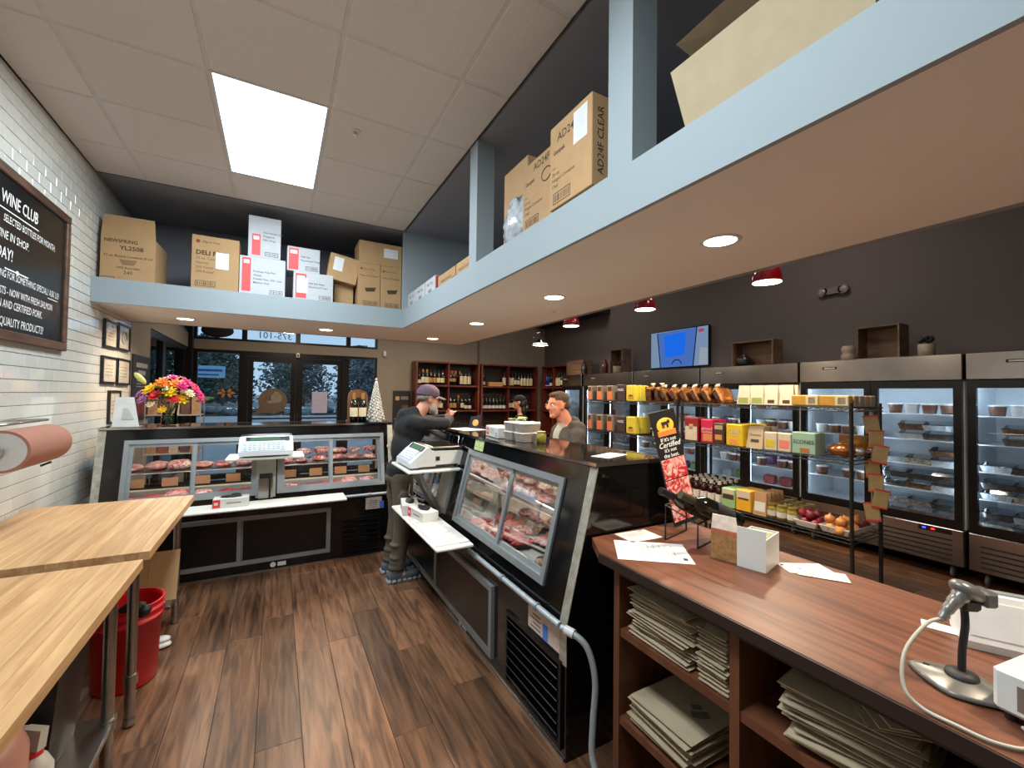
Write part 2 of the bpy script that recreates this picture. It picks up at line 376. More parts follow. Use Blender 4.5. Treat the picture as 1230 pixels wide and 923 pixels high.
# ---- bulkhead: soffit, fascia, storage bay over it
sf = MB(); sf.box(1.19, YN, 2.25, 2.28, 5.70, 2.44); sf.box(XL, 4.60, 2.25, 1.19, 5.70, 2.44)
tag(sf.build('ceiling_soffit', CREAM), 'cream underside of the dropped bulkhead', None, kind='structure')
fs_ = MB(); fs_.box(1.17, YN, 2.249, 1.19, 4.58, 2.45); fs_.box(XL, 4.58, 2.249, 1.19, 4.60, 2.45)
FS = fs_.build('trim_6', BLUEGREY); tag(FS, 'pale blue-grey fascia of the storage bulkhead', None, kind='structure')
cl = MB(); cl.box(1.17, 2.66, 2.45, 1.30, 2.785, ZC); cl.box(1.17, 1.197, 2.45, 1.30, 1.334, ZC); cl.box(1.17, -.30, 2.45, 1.30, -.16, ZC)
for k, (a, b_) in enumerate(((2.66, 2.785), (1.197, 1.334), (-.30, -.16))):
    tag(MB().box(1.17, a, 2.45, 1.30, b_, ZC).build('trim_%d' % (7+k), BLUEGREY), 'pale blue-grey post of the storage bulkhead', None, kind='structure')
tag(MB().box(1.17, 4.58, 2.45, 2.28, 4.66, ZC).build('wall_bay_end', BLUEGREY), 'blue-grey end wall inside the storage bulkhead', None, kind='structure')
bw = MB(); bw.box(2.28, YN, 2.25, 2.33, 5.75, 4.0); bw.box(XL, 5.70, 2.25, 2.28, 5.75, 4.0)
tag(bw.build('wall_bay_back', DKGREY), 'dark grey back wall of the storage bulkhead', None, kind='structure')
bd = MB(); bd.box(1.19, YN, 2.44, 2.28, 5.70, 2.449); bd.box(XL, 4.60, 2.44, 1.19, 5.70, 2.449)
tag(bd.build('trim_10', DKGREY), 'dark floor of the storage bulkhead', None, kind='structure')
bc = MB(); bc.box(1.185, YN, ZC, 2.28, 5.70, ZC+.05); bc.box(XL, 4.60, ZC, 1.185, 5.70, ZC+.05)
tag(bc.build('ceiling_bay', DKGREY), 'dark grey ceiling over the storage bulkhead', None, kind='structure')
# ---- suspended ceiling: tiles in a grid, light panels
CE = MB().box(XL-.1, YN, ZC+.03, 1.185, 4.60, ZC+.06).build('ceiling', mat('ceiling_void', (120, 118, 114), .9)); tag(CE, 'suspended ceiling of square white tiles', None, kind='structure')
MOD = .617; GX = [XL, -.987, -.37, .247, .864, 1.17]; GY = [-1.65 + 0.0]
GY = sorted([2.805+MOD*k for k in range(-8, 4)]); GY = [YN] + [y for y in GY if YN+.05 < y < 4.5] + [4.58]
TILEM = mat('ceiling_tile', (216, 210, 202), .9, var=.03, scale=60, bump=.25, rnd=.012); GRID = mat('ceiling_grid', (205, 200, 194), .6)
def in_panel(x, y): return -.37 <= x <= .247 and (2.8 <= y <= 4.04 or .33 <= y <= 1.57)
for i in range(len(GX)-1):
    for j in range(len(GY)-1):
        a, c, e, h = GX[i], GX[i+1], GY[j], GY[j+1]
        if in_panel((a+c)/2, (e+h)/2): continue
        MB().rbox(a+.009, e+.009, ZC-.003, c-.009, h-.009, ZC+.012, .004).build('ceiling_tile', TILEM, CE)
for gx in GX[1:-1]: MB().box(gx-.012, YN, ZC, gx+.012, 4.58, ZC+.02).build('grid_bar', GRID, CE)
for gy in GY[1:-1]:
    for i in range(len(GX)-1):
        if in_panel((GX[i]+GX[i+1])/2, gy-.01) and in_panel((GX[i]+GX[i+1])/2, gy+.01): continue
        MB().box(GX[i]+.012, gy-.012, ZC, GX[i+1]-.012, gy+.012, ZC+.02).build('grid_bar', GRID, CE)
for k, y in enumerate((2.805, 2.805-4*MOD)):
    o = thing('ceiling_light_panel', ['rectangular cool white light panel set among the ceiling tiles', 'rectangular cool white light panel behind the first one'][k], 'light panel', (-.0615, y+MOD, ZC))
    MB().box(-.292, -.6, -.001, .292, .6, .012).build('diffuser', emat('panel_glow', (214, 240, 250), 5.0), o)
    b = MB()
    for (p, q, r, s_) in ((-.305, -.613, -.292, .613), (.292, -.613, .305, .613), (-.292, -.613, .292, -.6), (-.292, .6, .292, .613)): b.box(p, q, -.003, r, s_, .012)
    b.build('frame', WHITE, o)
    area('panel_light', (0, 0, -.004), .56, PANEL_W, (.86, .95, 1), shape='RECTANGLE', sy=1.18, parent=o)
sp = thing('sprinkler_head', 'small chrome sprinkler head in the ceiling beside the light panel', 'sprinkler', (.42, 2.98, ZC)); MB().cyl((0,0,-.008),(0,0,0),.035,n=16).build('escutcheon', WHITE, sp); MB().cyl((0,0,-.03),(0,0,-.008),.012,n=8).build('nozzle', CHROME, sp)
# ---- downlights in the soffit
def downlight(x, y, label):
    o = thing('downlight', label, 'downlight', (x, y, 2.25), group='recessed downlights in the bulkhead')
    MB().lathe([(.066, -.001), (.070, -.006), (.085, -.004), (.088, 0)], n=24).build('trim_ring', WHITE, o)
    MB().cyl((0,0,-.003),(0,0,.0),.068,n=24).build('lens', emat('downlight_glow', (255, 236, 200), 14), o)
    area('downlight_lamp', (0,0,-.006), .13, DOWN_W, (1, .83, .62), parent=o, spread=radians(150))
for y, w_ in ((-.1, 'behind the till'), (1.214, 'above the counter end of the near meat case'), (2.52, 'above the middle of the near meat case'), (3.867, 'above the two talking men'), (5.237, 'at the far corner of the bulkhead')): downlight(1.72, y, 'round warm bulkhead downlight ' + w_)
for x, w_ in ((-.80, 'above the flower vase'), (.466, 'above the silver cone tree')): downlight(x, 5.19, 'round warm bulkhead downlight ' + w_)
for x, y in ((3.2, 1.2), (3.2, 4.4), (4.6, 2.6), (4.6, 6.4), (1.6, 7.4)):  # panels out of view, added as fill light for the shop
    o = thing('shop_fill_light', 'added square fill light panel, unseen in the dark shop ceiling', 'light panel', (x, y, 4.0), group='added shop fill lights')
    MB().box(-.28, -.28, -.004, .28, .28, 0).build('diffuser', emat('shop_fill_glow', (255, 244, 226), 4.0), o); b = MB()
    for (p, q, r, s_) in ((-.3, -.3, -.28, .3), (.28, -.3, .3, .3), (-.28, -.3, .28, -.28), (-.28, .28, .28, .3)): b.box(p, q, -.008, r, s_, 0)
    b.build('frame', WHITE, o); area('shop_fill_lamp', (0, 0, -.01), .55, SHOP_W, (1, .93, .84), shape='SQUARE', parent=o)
# smoke detector in the soffit and on the right wall
sd = thing('soffit_sensor', 'small white sprinkler cap on the bulkhead underside', 'sprinkler', (1.98, 2.9, 2.25)); MB().lathe([(.0,-.012),(.02,-.012),(.03,0)],n=12).build('cap', CREAM, sd); MB().cyl((0,0,-.02),(0,0,-.012),.006,n=6).build('pin', CHROME, sd)
em = thing('emergency_light', 'dark oval emergency light with two lamps on the taupe wall', 'light', (XR-.05, 2.63, 2.80)); b = MB(); b.cyl((0, -.11, .055), (.05, -.11, .055), .055, n=20); b.cyl((0, .11, .055), (.05, .11, .055), .055, n=20); b.box(.0, -.11, .015, .05, .11, .095); b.build('housing', mat('taupe_plastic', (96, 88, 84), .5), em)
for s_ in (-1, 1): MB().lathe([(.0,.006),(.03,.004),(.036,.0)],n=14).build('lamp_head', mat('taupe_plastic2', (130, 122, 116), .4), em, loc=(-.0, s_*.11, .055), rot=(0, -pi/2, 0))
# ---- outdoors behind the shopfront
tag(MB().box(-160, YB+.2, -.2, 160, 220, -.1).build('ground_outside', mat('pale_pavement', (150, 156, 160), .9, var=.15, scale=.6)), 'pale pavement and car park outside the shopfront', None, kind='structure')
tag(MB().box(-160, -20, -.2, XL-.2, YB+.2, -.1).build('ground_side', MATS['pale_pavement']), 'pale pavement at the side of the shop', None, kind='structure')
# ================================================================== MEAT CASES
SD, SZ0, SZ1 = .166, .57, 1.236          # slope: depth at top, z at bottom / top
_sv = Vector((0, SD, SZ1-SZ0)); _sn = Vector((0, -(SZ1-SZ0), SD)).normalized()
def sl(l, s, t): return Vector((l, 0, SZ0)) + _sv*s + _sn*t
def slab(b, l0, l1, s0, s1, t0, t1):
    return b.hexa([sl(l0,s0,t0), sl(l1,s0,t0), sl(l1,s0,t1), sl(l0,s0,t1), sl(l0,s1,t0), sl(l1,s1,t0), sl(l1,s1,t1), sl(l0,s1,t1)])
CASEB = mat('case_black_laminate', (12, 11, 12), .1, var=.08, spec=.6); CASEP = mat('case_black_panel', (9, 9, 10), .3, var=.1)
DECK = mat('case_white_deck', (205, 205, 200), .35, var=.03); TOPB = mat('case_dark_top', (30, 27, 26), .06, .2, var=.05, spec=.8)
PEEL = mat('peeling_steel_trim', (176, 172, 160), .45, .5, var=.25, scale=25); LED = emat('case_led', (255, 250, 240), CASE_E)
CASEG = glass('case_glass', (.97, .98, .98), 1.35, 0, .45)
def meat_case(name, label, loc, rz, L, wins, low, vents, pipe, dirt=True):
    o = thing(name, label, 'display case', loc, rz)
    b = MB(); b.prism([(0, 0), (.80, 0), (.80, .68), (.76, .68), (.76, .57), (0, .57)], 'x', .01, L-.01); b.build('base_cabinet', CASEB, o)
    # sloped face strips around the windows
    b = MB(); xs = [0.01]
    slab(b, .01, L-.01, 0, .125, -.02, 0); slab(b, .01, L-.01, .865, 1, -.02, 0)
    e = [.01] + [q for w_ in wins for q in (w_[0], w_[2])] + [L-.01]
    for i in range(0, len(e), 2): slab(b, e[i], e[i+1], .125, .865, -.02, 0)
    b.build('sloped_face', CASEB, o)
    for (a, m, c) in wins:
        f = MB(); fw = .032
        slab(f, a, a+fw, .125, .865, -.03, .012); slab(f, c-fw, c, .125, .865, -.03, .012); slab(f, a+fw, c-fw, .125, .125+.05, -.03, .012); slab(f, a+fw, c-fw, .865-.05, .865, -.03, .012)
        wf = f.build('window_frame', ALU, o)
        for (p, q, t) in ((a+fw, m+.018, -.012), (m-.018, c-fw, -.026)):
            d = MB(); dw = .026
            slab(d, p, p+dw, .175, .815, t, t+.010); slab(d, q-dw, q, .175, .815, t, t+.010); slab(d, p+dw, q-dw, .175, .175+.034, t, t+.010); slab(d, p+dw, q-dw, .815-.034, .815, t, t+.010)
            sd_ = d.build('sliding_door', ALU, o); slab(MB(), 0, 0, 0, 0, 0, 0); g_ = MB(); slab(g_, p+dw, q-dw, .209, .781, t+.003, t+.007); g_.build('pane', CASEG, sd_)
    # ends, with trim along the sloped edge
    for (a, c) in ((0, .01), (L-.01, L)):
        MB().prism([(0, 0), (.80, 0), (.80, .68), (.58, 1.225), (SD, 1.225), (0, .57)], 'x', a, c).build('end_panel', CASEB, o)
    for (a, c) in ((-.003, .045), (L-.048, L+.003)):
        t_ = MB(); slab(t_, a, c, -.0, 1.0, .0005, .004); t_.box(a, -.004, .40, c, -.0005, .57); t_.build('edge_trim', PEEL, o)
    # top with bright rim, customer glass
    MB().rbox(.0, SD-.012, 1.226, L, .60, 1.246, .004).build('top', TOPB, o)
    r = MB(); r.box(0, SD-.018, 1.232, L, SD-.012, 1.249); r.box(0, .60, 1.232, L, .606, 1.249); r.box(-.006, SD-.018, 1.232, 0, .606, 1.249); r.box(L, SD-.018, 1.232, L+.006, .606, 1.249); r.build('top_rim', CHROME, o)
    MB().hexa([(.012,.792,.685),(L-.012,.792,.685),(L-.012,.80,.685),(.012,.80,.685),(.012,.575,1.225),(L-.012,.575,1.225),(L-.012,.583,1.225),(.012,.583,1.225)]).build('customer_glass', CASEG, o)
    # interior: deck, glass shelf with brackets, lamp
    MB().box(.012, .05, .571, L-.012, .755, .64).build('deck', DECK, o)
    MB().rbox(.012, .30, .845, L-.012, .70, .853, .002).build('shelf', STEEL, o)
    for p in (L*.25, L*.5): MB().box(p-.006, .36, .64, p+.006, .385, .845).build('shelf_bracket', STEEL, o)
    MB().rbox(.05, .215, 1.082, L-.05, .24, 1.104, .005).build('lamp_strip', LED, o); MB().box(.012, .24, 1.09, L-.012, .25, 1.225).build('lamp_rail', DECK, o)
    # lower doors
    (a, m, c, z0, z1) = low; f = MB(); fw = .035
    for (p, q) in ((a, a+fw), (c-fw, c)): f.box(p, -.022, z0, q, 0, z1)
    f.box(a+fw, -.022, z0, c-fw, 0, z0+fw); f.box(a+fw, -.022, z1-fw, c-fw, 0, z1); f.box(m-.015, -.018, z0+fw, m+.015, 0, z1-fw); f.build('lower_door_frame', ALU, o)
    for (p, q) in ((a+fw, m-.015), (m+.015, c-fw)):
        dr = MB().rbox(p, -.012, z0+fw, q, -.002, z1-fw, .003).build('lower_door', CASEP, o)
        MB().box(p+.004, -.016, z0+fw+.004, p+.012, -.012, z1-fw-.004).build('door_trim', ALU, dr)
    # ventilation slats
    (a, c, z0, z1) = vents; f = MB()
    f.box(a-.02, -.012, z0-.02, a, 0, z1+.02); f.box(c, -.012, z0-.02, c+.02, 0, z1+.02); f.box(a, -.012, z0-.02, c, 0, z0); f.box(a, -.012, z1, c, 0, z1+.02)
    vf = f.build('vent_frame', CASEP, o); n = 7
    for k in range(n):
        z = z0 + (z1-z0)*(k+.5)/n; MB().hexa([(a,-.004,z-.012),(c,-.004,z-.012),(c,-.001,z-.010),(a,-.001,z-.010),(a,-.020,z+.010),(c,-.020,z+.010),(c,-.017,z+.012),(a,-.017,z+.012)]).build('slat', mat('vent_slat', (30, 29, 30), .25, .3), vf)
    # base trim, round badge, rating plate
    MB().box(.01, -.006, .0, L-.01, 0, .012).build('base_trim', STEEL, o)
    bx = (m+c)/2-.32; MB().cyl((bx, -.004, .045), (bx, 0, .045), .022, n=16).build('badge', PAPER, o); MB().box(bx+.035, -.003, .028, bx+.10, 0, .062).build('sticker', PAPER, o)
    pl = MB().box(vents[0]+.20, -.003, .43, vents[1]+.02, 0, .54).build('rating_plate', mat('foil_label', (196, 178, 168), .5, var=.12, scale=40), o)
    MB().box(vents[0]+.33, -.0045, .43, vents[0]+.37, -.003, .50).build('blue_patch', mat('blue_print', (70, 120, 200), .6), pl)
    for k in range(4): MB().box(vents[0]+.22+.02*(k % 2), -.004, .445+.02*k, vents[0]+.31, -.003, .449+.02*k).build('print', INK, pl)
    # pipe
    (a, c) = pipe; MB().cyl((a, -.03, .577), (c, -.03, .577), .014, n=10).build('conduit', mat('grey_conduit', (168, 176, 182), .4, .3), o)
    k = a+.12
    while k < c: MB().cyl((k-.008, -.03, .577), (k+.008, -.03, .577), .019, n=10).build('pipe_clip', ALU, o); k += .34
    return o
FC = meat_case('far_meat_case', 'long black refrigerated meat case against the shopfront side with vase and scale', (-1.20, 4.28, 0), 0, 2.24,
    ((.16, .61, 1.08), (1.22, 1.66, 2.15)), (.20, .95, 1.66, .085, .49), (1.77, 2.10, .03, .36), (1.20, 2.23))
NC = meat_case('near_meat_case', 'long black refrigerated meat case abutting the wooden counter', (1.10, 4.20, 0), -pi/2, 2.71,
    ((.18, .66, 1.16), (1.32, 1.965, 2.50)), (.20, 1.05, 2.03, .07, .47), (2.20, 2.665, .06, .39), (.7, 2.70))
# flexible conduit that leaves the near case
cd = thing('flexible_conduit', 'grey flexible conduit curving from the near meat case down to the floor', 'conduit', (1.068, 1.49, .577))
P = curve_pts([(0,-.005,0),(.02,-.06,-.005),(.055,-.11,-.05),(.075,-.135,-.17),(.07,-.13,-.33),(.06,-.14,-.46),(.065,-.20,-.54),(.07,-.28,-.562),(.06,-.45,-.562)], 8)
MB().tube(P, .013, 10).build('hose', mat('grey_conduit', (168, 176, 182)), cd)
MB().cyl((.005,-.025,-.001),(.022,-.065,-.006),.019,n=10).build('coupling', WHITE, cd)

# ---- things on brackets: white shelves and scales
LAM = mat('white_board', (226, 226, 218), .3, var=.03)
def scale_thing(label, loc, rz):
    o = thing('label_scale', label, 'scale', loc, rz); W = .20
    MB().prism([(.06, .02), (.40, .02), (.41, .035), (.40, .125), (.17, .13), (.06, .06)], 'x', -W, W).build('body', WHITE, o)
    MB().prism([(0, .015), (.07, .015), (.16, .13), (.15, .155), (.125, .155), (.005, .05)], 'x', -W+.002, W-.002).build('console', mat('scale_console', (206, 212, 218), .35), o)
    kp = MB(); kp.hexa([(-W+.02,.006,.057),(W-.06,.006,.057),(W-.06,.012,.055),(-W+.02,.012,.055),(-W+.02,.083,.128),(W-.06,.083,.128),(W-.06,.088,.122),(-W+.02,.088,.122)])
    k_ = kp.build('keypad', mat('keypad_pale_blue', (176, 204, 228), .4), o)
    for i in range(9):
        for j in range(4):
            x = -W+.035+i*.034; t = .12+.2*j; y = .006+.077*t; z = .057+.071*t
            MB().box(x, y-.003, z-.002, x+.024, y+.008, z+.009).build('key', mat('key_white', (222, 226, 232), .5), k_)
    dp = MB(); dp.hexa([(-W+.05,.085,.128),(W-.03,.085,.128),(W-.03,.09,.126),(-W+.05,.09,.126),(-W+.05,.118,.159),(W-.03,.118,.159),(W-.03,.122,.156),(-W+.05,.122,.156)])
    d_ = dp.build('display', BLACK, o)
    MB().hexa([(-W+.08,.0868,.1315),(W-.10,.0868,.1315),(W-.10,.0875,.131),(-W+.08,.0875,.131),(-W+.08,.1135,.1565),(W-.10,.1135,.1565),(W-.10,.114,.156),(-W+.08,.114,.156)]).build('lcd', emat('lcd_green', (130, 190, 150), .55), d_)
    MB().cyl((.0, .28, .125), (.0, .28, .148), .05, n=14).build('load_post', STEEL, o)
    MB().rbox(-W+.005, .165, .148, W-.005, .405, .160, .005).build('platter_tray', STEEL, o)
    MB().rbox(-W+.015, .175, .1605, W-.015, .395, .163, .002).build('platter', mat('dark_platter', (60, 54, 52), .15, .7), o)
    MB().tube([(-.1, .40, .15), (-.1, .41, .22), (.1, .41, .22), (.1, .40, .15)], .004, 6).build('guard_rail', CHROME, o)
    MB().box(W, .19, .06, W+.003, .22, .09).build('port', BLACKM, o); MB().box(W, .19, .02, W+.002, .36, .03).build('vent_gap', BLACKM, o); MB().box(-W-.003, .19, .06, -W, .22, .09).build('port', BLACKM, o)
    for sx in (-.15, .15):
        for y in (.05, .36): MB().cyl((sx, y, 0), (sx, y, .022), .012, n=8).build('foot', BLACKM, o)
    return o
def shelf_thing(name, label, cx, y0, y1, z, hw, loc, rz, kind):
    o = thing(name, label, 'shelf', loc, rz)
    MB().rbox(-hw, y0, z-.02, hw, y1, z, .006).build('board', LAM, o); return o
# far case: scale shelf on a steel upright, packing board below
s1 = shelf_thing('scale_shelf', 'white shelf on a pale upright bracket under the scale at the far case', 0, -.20, .135, 1.005, .285, (-.065, 4.28, 0), 0, 0)
MB().hexa([(-.075,.015,.63),(.075,.015,.63),(.075,.025,.63),(-.075,.025,.63),(-.075,.075,.985),(.075,.075,.985),(.075,.085,.985),(-.075,.085,.985)]).build('upright', mat('pale_steel', (186, 184, 176), .35, .3), s1)
MB().box(-.055, -.02, .63, .055, .012, .80).build('plate', STEEL, s1); MB().box(-.05, -.024, .80, .05, -.0, .84).build('slot', BLACKM, s1)
MB().tube([(.03,-.03,.63),(.03,-.035,.83)], .008, 6).build('lever', BLACKM, s1)
scale_thing('white label printing scale with green display on the far case shelf', (-.065, 4.07, 1.006), 0)
s2 = shelf_thing('packing_shelf', 'long white packing board fixed along the far meat case', 0, -.30, -.052, .625, .66, (-.10, 4.28, 0), 0, 0)
for sx in (-.28, .55): MB().prism([(-.28, .605), (-.052, .605), (-.052, .47), (-.075, .47)] if False else [(-.25, .605), (-.03, .605), (-.024, .52)], 'x', sx-.012, sx+.012).build('bracket', STEEL, s2)
# near case: same pair
s3 = shelf_thing('scale_shelf', 'white shelf on a slanted steel arm under the scale at the near case', 0, -.285, .14, 1.0, .25, (1.10, 3.22, 0), -pi/2, 0)
MB().hexa([(-.10,.01,.60),(.10,.01,.60),(.10,.02,.60),(-.10,.02,.60),(-.13,.115,.98),(.13,.115,.98),(.13,.125,.98),(-.13,.125,.98)]).build('back_plate', mat('pale_steel', (186, 184, 176)), s3)
for sx in (-.10, .10): MB().hexa([(sx-.012,-.0,.64),(sx+.012,-.0,.64),(sx+.012,.03,.64),(sx-.012,.03,.64),(sx-.012,-.19,.98),(sx+.012,-.19,.98),(sx+.012,-.16,.98),(sx-.012,-.16,.98)]).build('arm', STEEL, s3)
scale_thing('white label printing scale in front of the bearded man', (.835, 3.20, 1.001), -pi/2)
s4 = shelf_thing('packing_shelf', 'white marble-patterned packing board fixed along the near meat case', 0, -.285, -.052, .66, .54, (1.10, 2.89, 0), -pi/2, 0)
for sx in (-.4, .4): MB().prism([(-.25, .64), (-.03, .64), (-.024, .54)], 'x', sx-.012, sx+.012).build('bracket', STEEL, s4)
MB().rbox(-.10, -.27, .6605, .50, -.06, .667, .002).build('film_sheet', mat('cloudy_film', (206, 206, 200), .25, var=.25, scale=9), s4)
# glove boxes
def glove_box(label, loc, rz, dark=True):
    o = thing('glove_box', label, 'box', loc, rz)
    MB().rbox(-.12, -.06, 0, .12, .06, .07, .002).build('carton', PAPER, o); MB().box(-.1205, -.0605, 0.004, -.07, .0605, .066).build('red_end', REDP, o)
    MB().box(-.11, -.061, .025, -.085, -.0605, .045).build('logo', PAPER, o); MB().box(-.03, -.061, .03, .07, -.0604, .04).build('print', mat('grey_print', (140, 134, 126), .8), o)
    g_ = MB(); g_.ell((0, 0, .075), (.07, .03, .014), 14, 6, .15, 3); g_.ell((.03, .01, .082), (.035, .022, .018), 10, 6, .2, 5); g_.build('black_glove', BLACKM, o); return o
glove_box('white and red glove box with black gloves on the far packing board', (-.30, 4.12, .626), 0)
glove_box('white and red glove box beside the standing man on the near packing board', (.90, 3.22, .662), -pi/2-.2)
glove_box('white and red glove box on the bare end of the near packing board', (.93, 2.98, .662), -pi/2+.15)

# ---- meat inside the cases
MEATS = [meatm('meat_pink', (196, 84, 84), (226, 184, 172), 14), meatm('meat_red', (168, 38, 44), (206, 96, 92), 20), meatm('meat_marbled', (178, 60, 62), (232, 206, 194), 22), meatm('meat_fat', (208, 132, 122), (238, 220, 208), 12)]
TRAYM = mat('black_foam_tray', (22, 22, 23), .5); SKEW = {}
def blob(seed, r, m, flat=.0):
    b = MB(); b.ell((0, 0, r[2]*.96), r, 16, 9, .14, seed); me = b.mesh('cut', MEATS[m])
    for v in me.vertices:
        if v.co.z < .004: v.co.z = 0.0
    return me
blobs = [[blob(10*m+k, (.080+.009*k, .105+.012*((k+m) % 3), .029+.008*(k % 3)), m) for k in range(4)] for m in range(4)]
def cut(case, l, d, z, m, k, rz, label, group, s=1.0):
    p = case.matrix_basis @ Vector((l, d, z)) if False else Matrix.Translation(case.location) @ Matrix.Rotation(case.rotation_euler.z, 4, 'Z') @ Vector((l, d, z))
    o = put('meat_cut', blobs[m][k], None, p, (0, 0, rz+case.rotation_euler.z)); o.scale = (s, s, s)
    return tag(o, label, 'meat', group)
rg = random.Random(5)
for i in range(13):                      # upper shelf of the far case
    l = .135 + i*.162; cut(FC, l, .50+rg.uniform(-.03, .03), .854, (3, 0, 2)[i % 3] if i < 9 else (2, 0, 2)[i % 3], i % 4, rg.uniform(-.2, .2), 'plump pink cut of meat on the upper shelf of the far case', 'meat on the far case upper shelf', rg.uniform(.82, .94))
for i in range(5):
    cut(FC, 1.46 + i*.158, .52, .925, 2, (i+1) % 4, rg.uniform(-.5, .5), 'pale marbled cut stacked on other meat at the vented end of the far case', 'stacked meat in the far case', .8)
for i in range(12):                      # deck of the far case
    l = .15 + i*.170; cut(FC, l, .22+rg.uniform(-.02, .02), .641, (1, 1, 0, 2)[i % 4], (i*3) % 4, rg.uniform(-.2, .2), 'flat red cut of meat on the deck of the far case', 'meat on the far case deck', rg.uniform(.78, .9))
for i in range(9):
    l = .2 + i*.225; p = Vector((FC.location.x+l, 4.28+.292, .74))
    o = tag(put('price_card', MB().box(-.055, 0, 0, .055, .003, .07).mesh('price_card', mat('brown_card', (176, 128, 88), .8)) if i == 0 else PC_, None, p, (-.1, 0, 0)), 'blank brown price card under the far case shelf', 'price card', 'price cards in the far case')
    PC_ = o.data
for i in range(8):                      # near case, upper shelf: pile of marbled roasts
    cut(NC, 1.40 + (i % 4)*.165, .47 + (i//4 % 2)*.02, .854 + .085*(i//4), 2 if i % 3 else 3, i % 4, rg.uniform(-.2, .2), 'thick fat-marbled roast heaped on the upper shelf of the near case', 'roasts in the near case', rg.uniform(.88, .98))
for i in range(6):
    cut(NC, .25 + i*.175, .50, .854, 0 if i % 2 else 2, i % 4, rg.uniform(-.6, .6), 'pink cut behind the scale end of the near case', 'cuts in the hidden half of the near case', 1.0)
for i in range(9):
    cut(NC, 1.47 + (i % 3)*.150, .16 + (i//3)*.20, .641, (1, 0, 2)[i % 3], (i*3) % 4, rg.uniform(-.6, .6), 'dark red steak lying on the deck of the near case', 'steaks on the near case deck', .78)
def foam_tray(label, l, d, z, w, h, content, rz=0, wrap=False):
    p = Matrix.Translation(NC.location) @ Matrix.Rotation(NC.rotation_euler.z, 4, 'Z') @ Vector((l, d, z))
    o = thing('foam_tray', label, 'tray', p, NC.rotation_euler.z+rz)
    b = MB(); b.hexa([(-w*.85,-h*.85,0),(w*.85,-h*.85,0),(w*.85,h*.85,0),(-w*.85,h*.85,0),(-w,-h,.02),(w,-h,.02),(w,h,.02),(-w,h,.02)]); b.build('tray', TRAYM if content != 'orange' else WHITE, o)
    if content == 'orange':
        for k in range(7): MB().ell(((k % 3-1)*w*.5, (k//3-1)*h*.5, .035), (w*.32, h*.3, .022), 10, 6, .15, k).build('piece', meatm('fish_orange', (206, 104, 48), (232, 186, 120), 18), o)
    elif content is not None:
        for k in range(4): MB().ell((w*.42*(k-1.5), 0, .03), (w*.26, h*.72, .022), 10, 6, .12, k).build('piece', MEATS[content], o)
    if wrap: MB().rbox(-w*.98, -h*.98, .002, w*.98, h*.98, .058, .02).build('film', PLASTIC, o)
    return o
foam_tray('tray of orange marinated pieces on the near case upper shelf', 2.32, .44, .854, .12, .10, 'orange')
foam_tray('empty black foam tray on the near case upper shelf', 2.10, .40, .854, .13, .09, None)
foam_tray('long black tray of minced red meat on the near case deck', 2.10, .35, .642, .15, .11, 0, .1)
foam_tray('film wrapped orange patties by the counter end of the near case', 2.36, .18, .642, .10, .08, 'orange', 0, True)
foam_tray('long black tray of red slices behind the sliding stile', 1.92, .20, .642, .12, .10, 1, -.1)
foam_tray('tray of red and orange skewers under the top of the near case', 2.30, .60, .854, .12, .07, 1)
# ================================================================== LEFT WALL
cb = thing('chalkboard', 'large black chalkboard in a brown wooden frame with white handwriting about a wine club', 'chalkboard', (XL, 3.275, 1.81))
brn = wood('board_frame_wood', (66, 44, 32), (104, 74, 56), 'Y', 7, 8, .5, .05)
HW, HH = .825, .94
MB().box(.004, -HW+.05, .05, .018, HW-.05, HH-.05).build('slate', mat('slate', (16, 17, 19), .32, var=.25, scale=3), cb)
for (a, z0, c, z1) in ((-HW, 0, HW, .055), (-HW, HH-.055, HW, HH), (-HW, .055, -HW+.055, HH-.055), (HW-.055, .055, HW, HH-.055)): MB().rbox(.0, a, z0, .032, c, z1, .005).build('frame_bar', brn, cb)
def chalk(s, size, yr, z, bold=.0, sx=.8): return text(s, size*.86, CHALK, cb, (.0195, yr-3.275, z-1.81), (pi/2, 0, pi/2), 'RIGHT', sx=sx, bold=bold*.4, shear=.12)
chalk('WINE CLUB', .115, 3.66, 2.575, .02, .75); MB().box(.0185, -.6, .70, .0195, .40, .706).build('underline', CHALK, cb)
chalk('SELECTED BOTTLES FOR MONTH.', .068, 3.90, 2.465, sx=.68); chalk('WINE IN SHOP.', .075, 3.57, 2.375)
chalk('TODAY!', .105, 3.40, 2.275, .02); b = MB(); b.box(.0185, .05, .385, .0195, .30, .392); b.ell((.019, .18, .389), (.0006, .02, .012), 8, 5); b.build('flourish', CHALK, cb)
chalk('LOOKING FOR SOMETHING SPECIAL? ASK US!', .068, 3.98, 2.165, sx=.68); MB().box(.0185, .55, .318, .0195, .69, .322).build('underline', CHALK, cb)
chalk('REQUESTS - NOW WITH FRESH SALMON', .068, 3.89, 2.075, sx=.68); chalk('CHICKEN AND CERTIFIED PORK.', .072, 3.76, 2.005, sx=.7); chalk('HIGHEST QUALITY PRODUCTS!', .08, 3.78, 1.91, sx=.72)
BF = mat('black_frame', (22, 20, 20), .35)
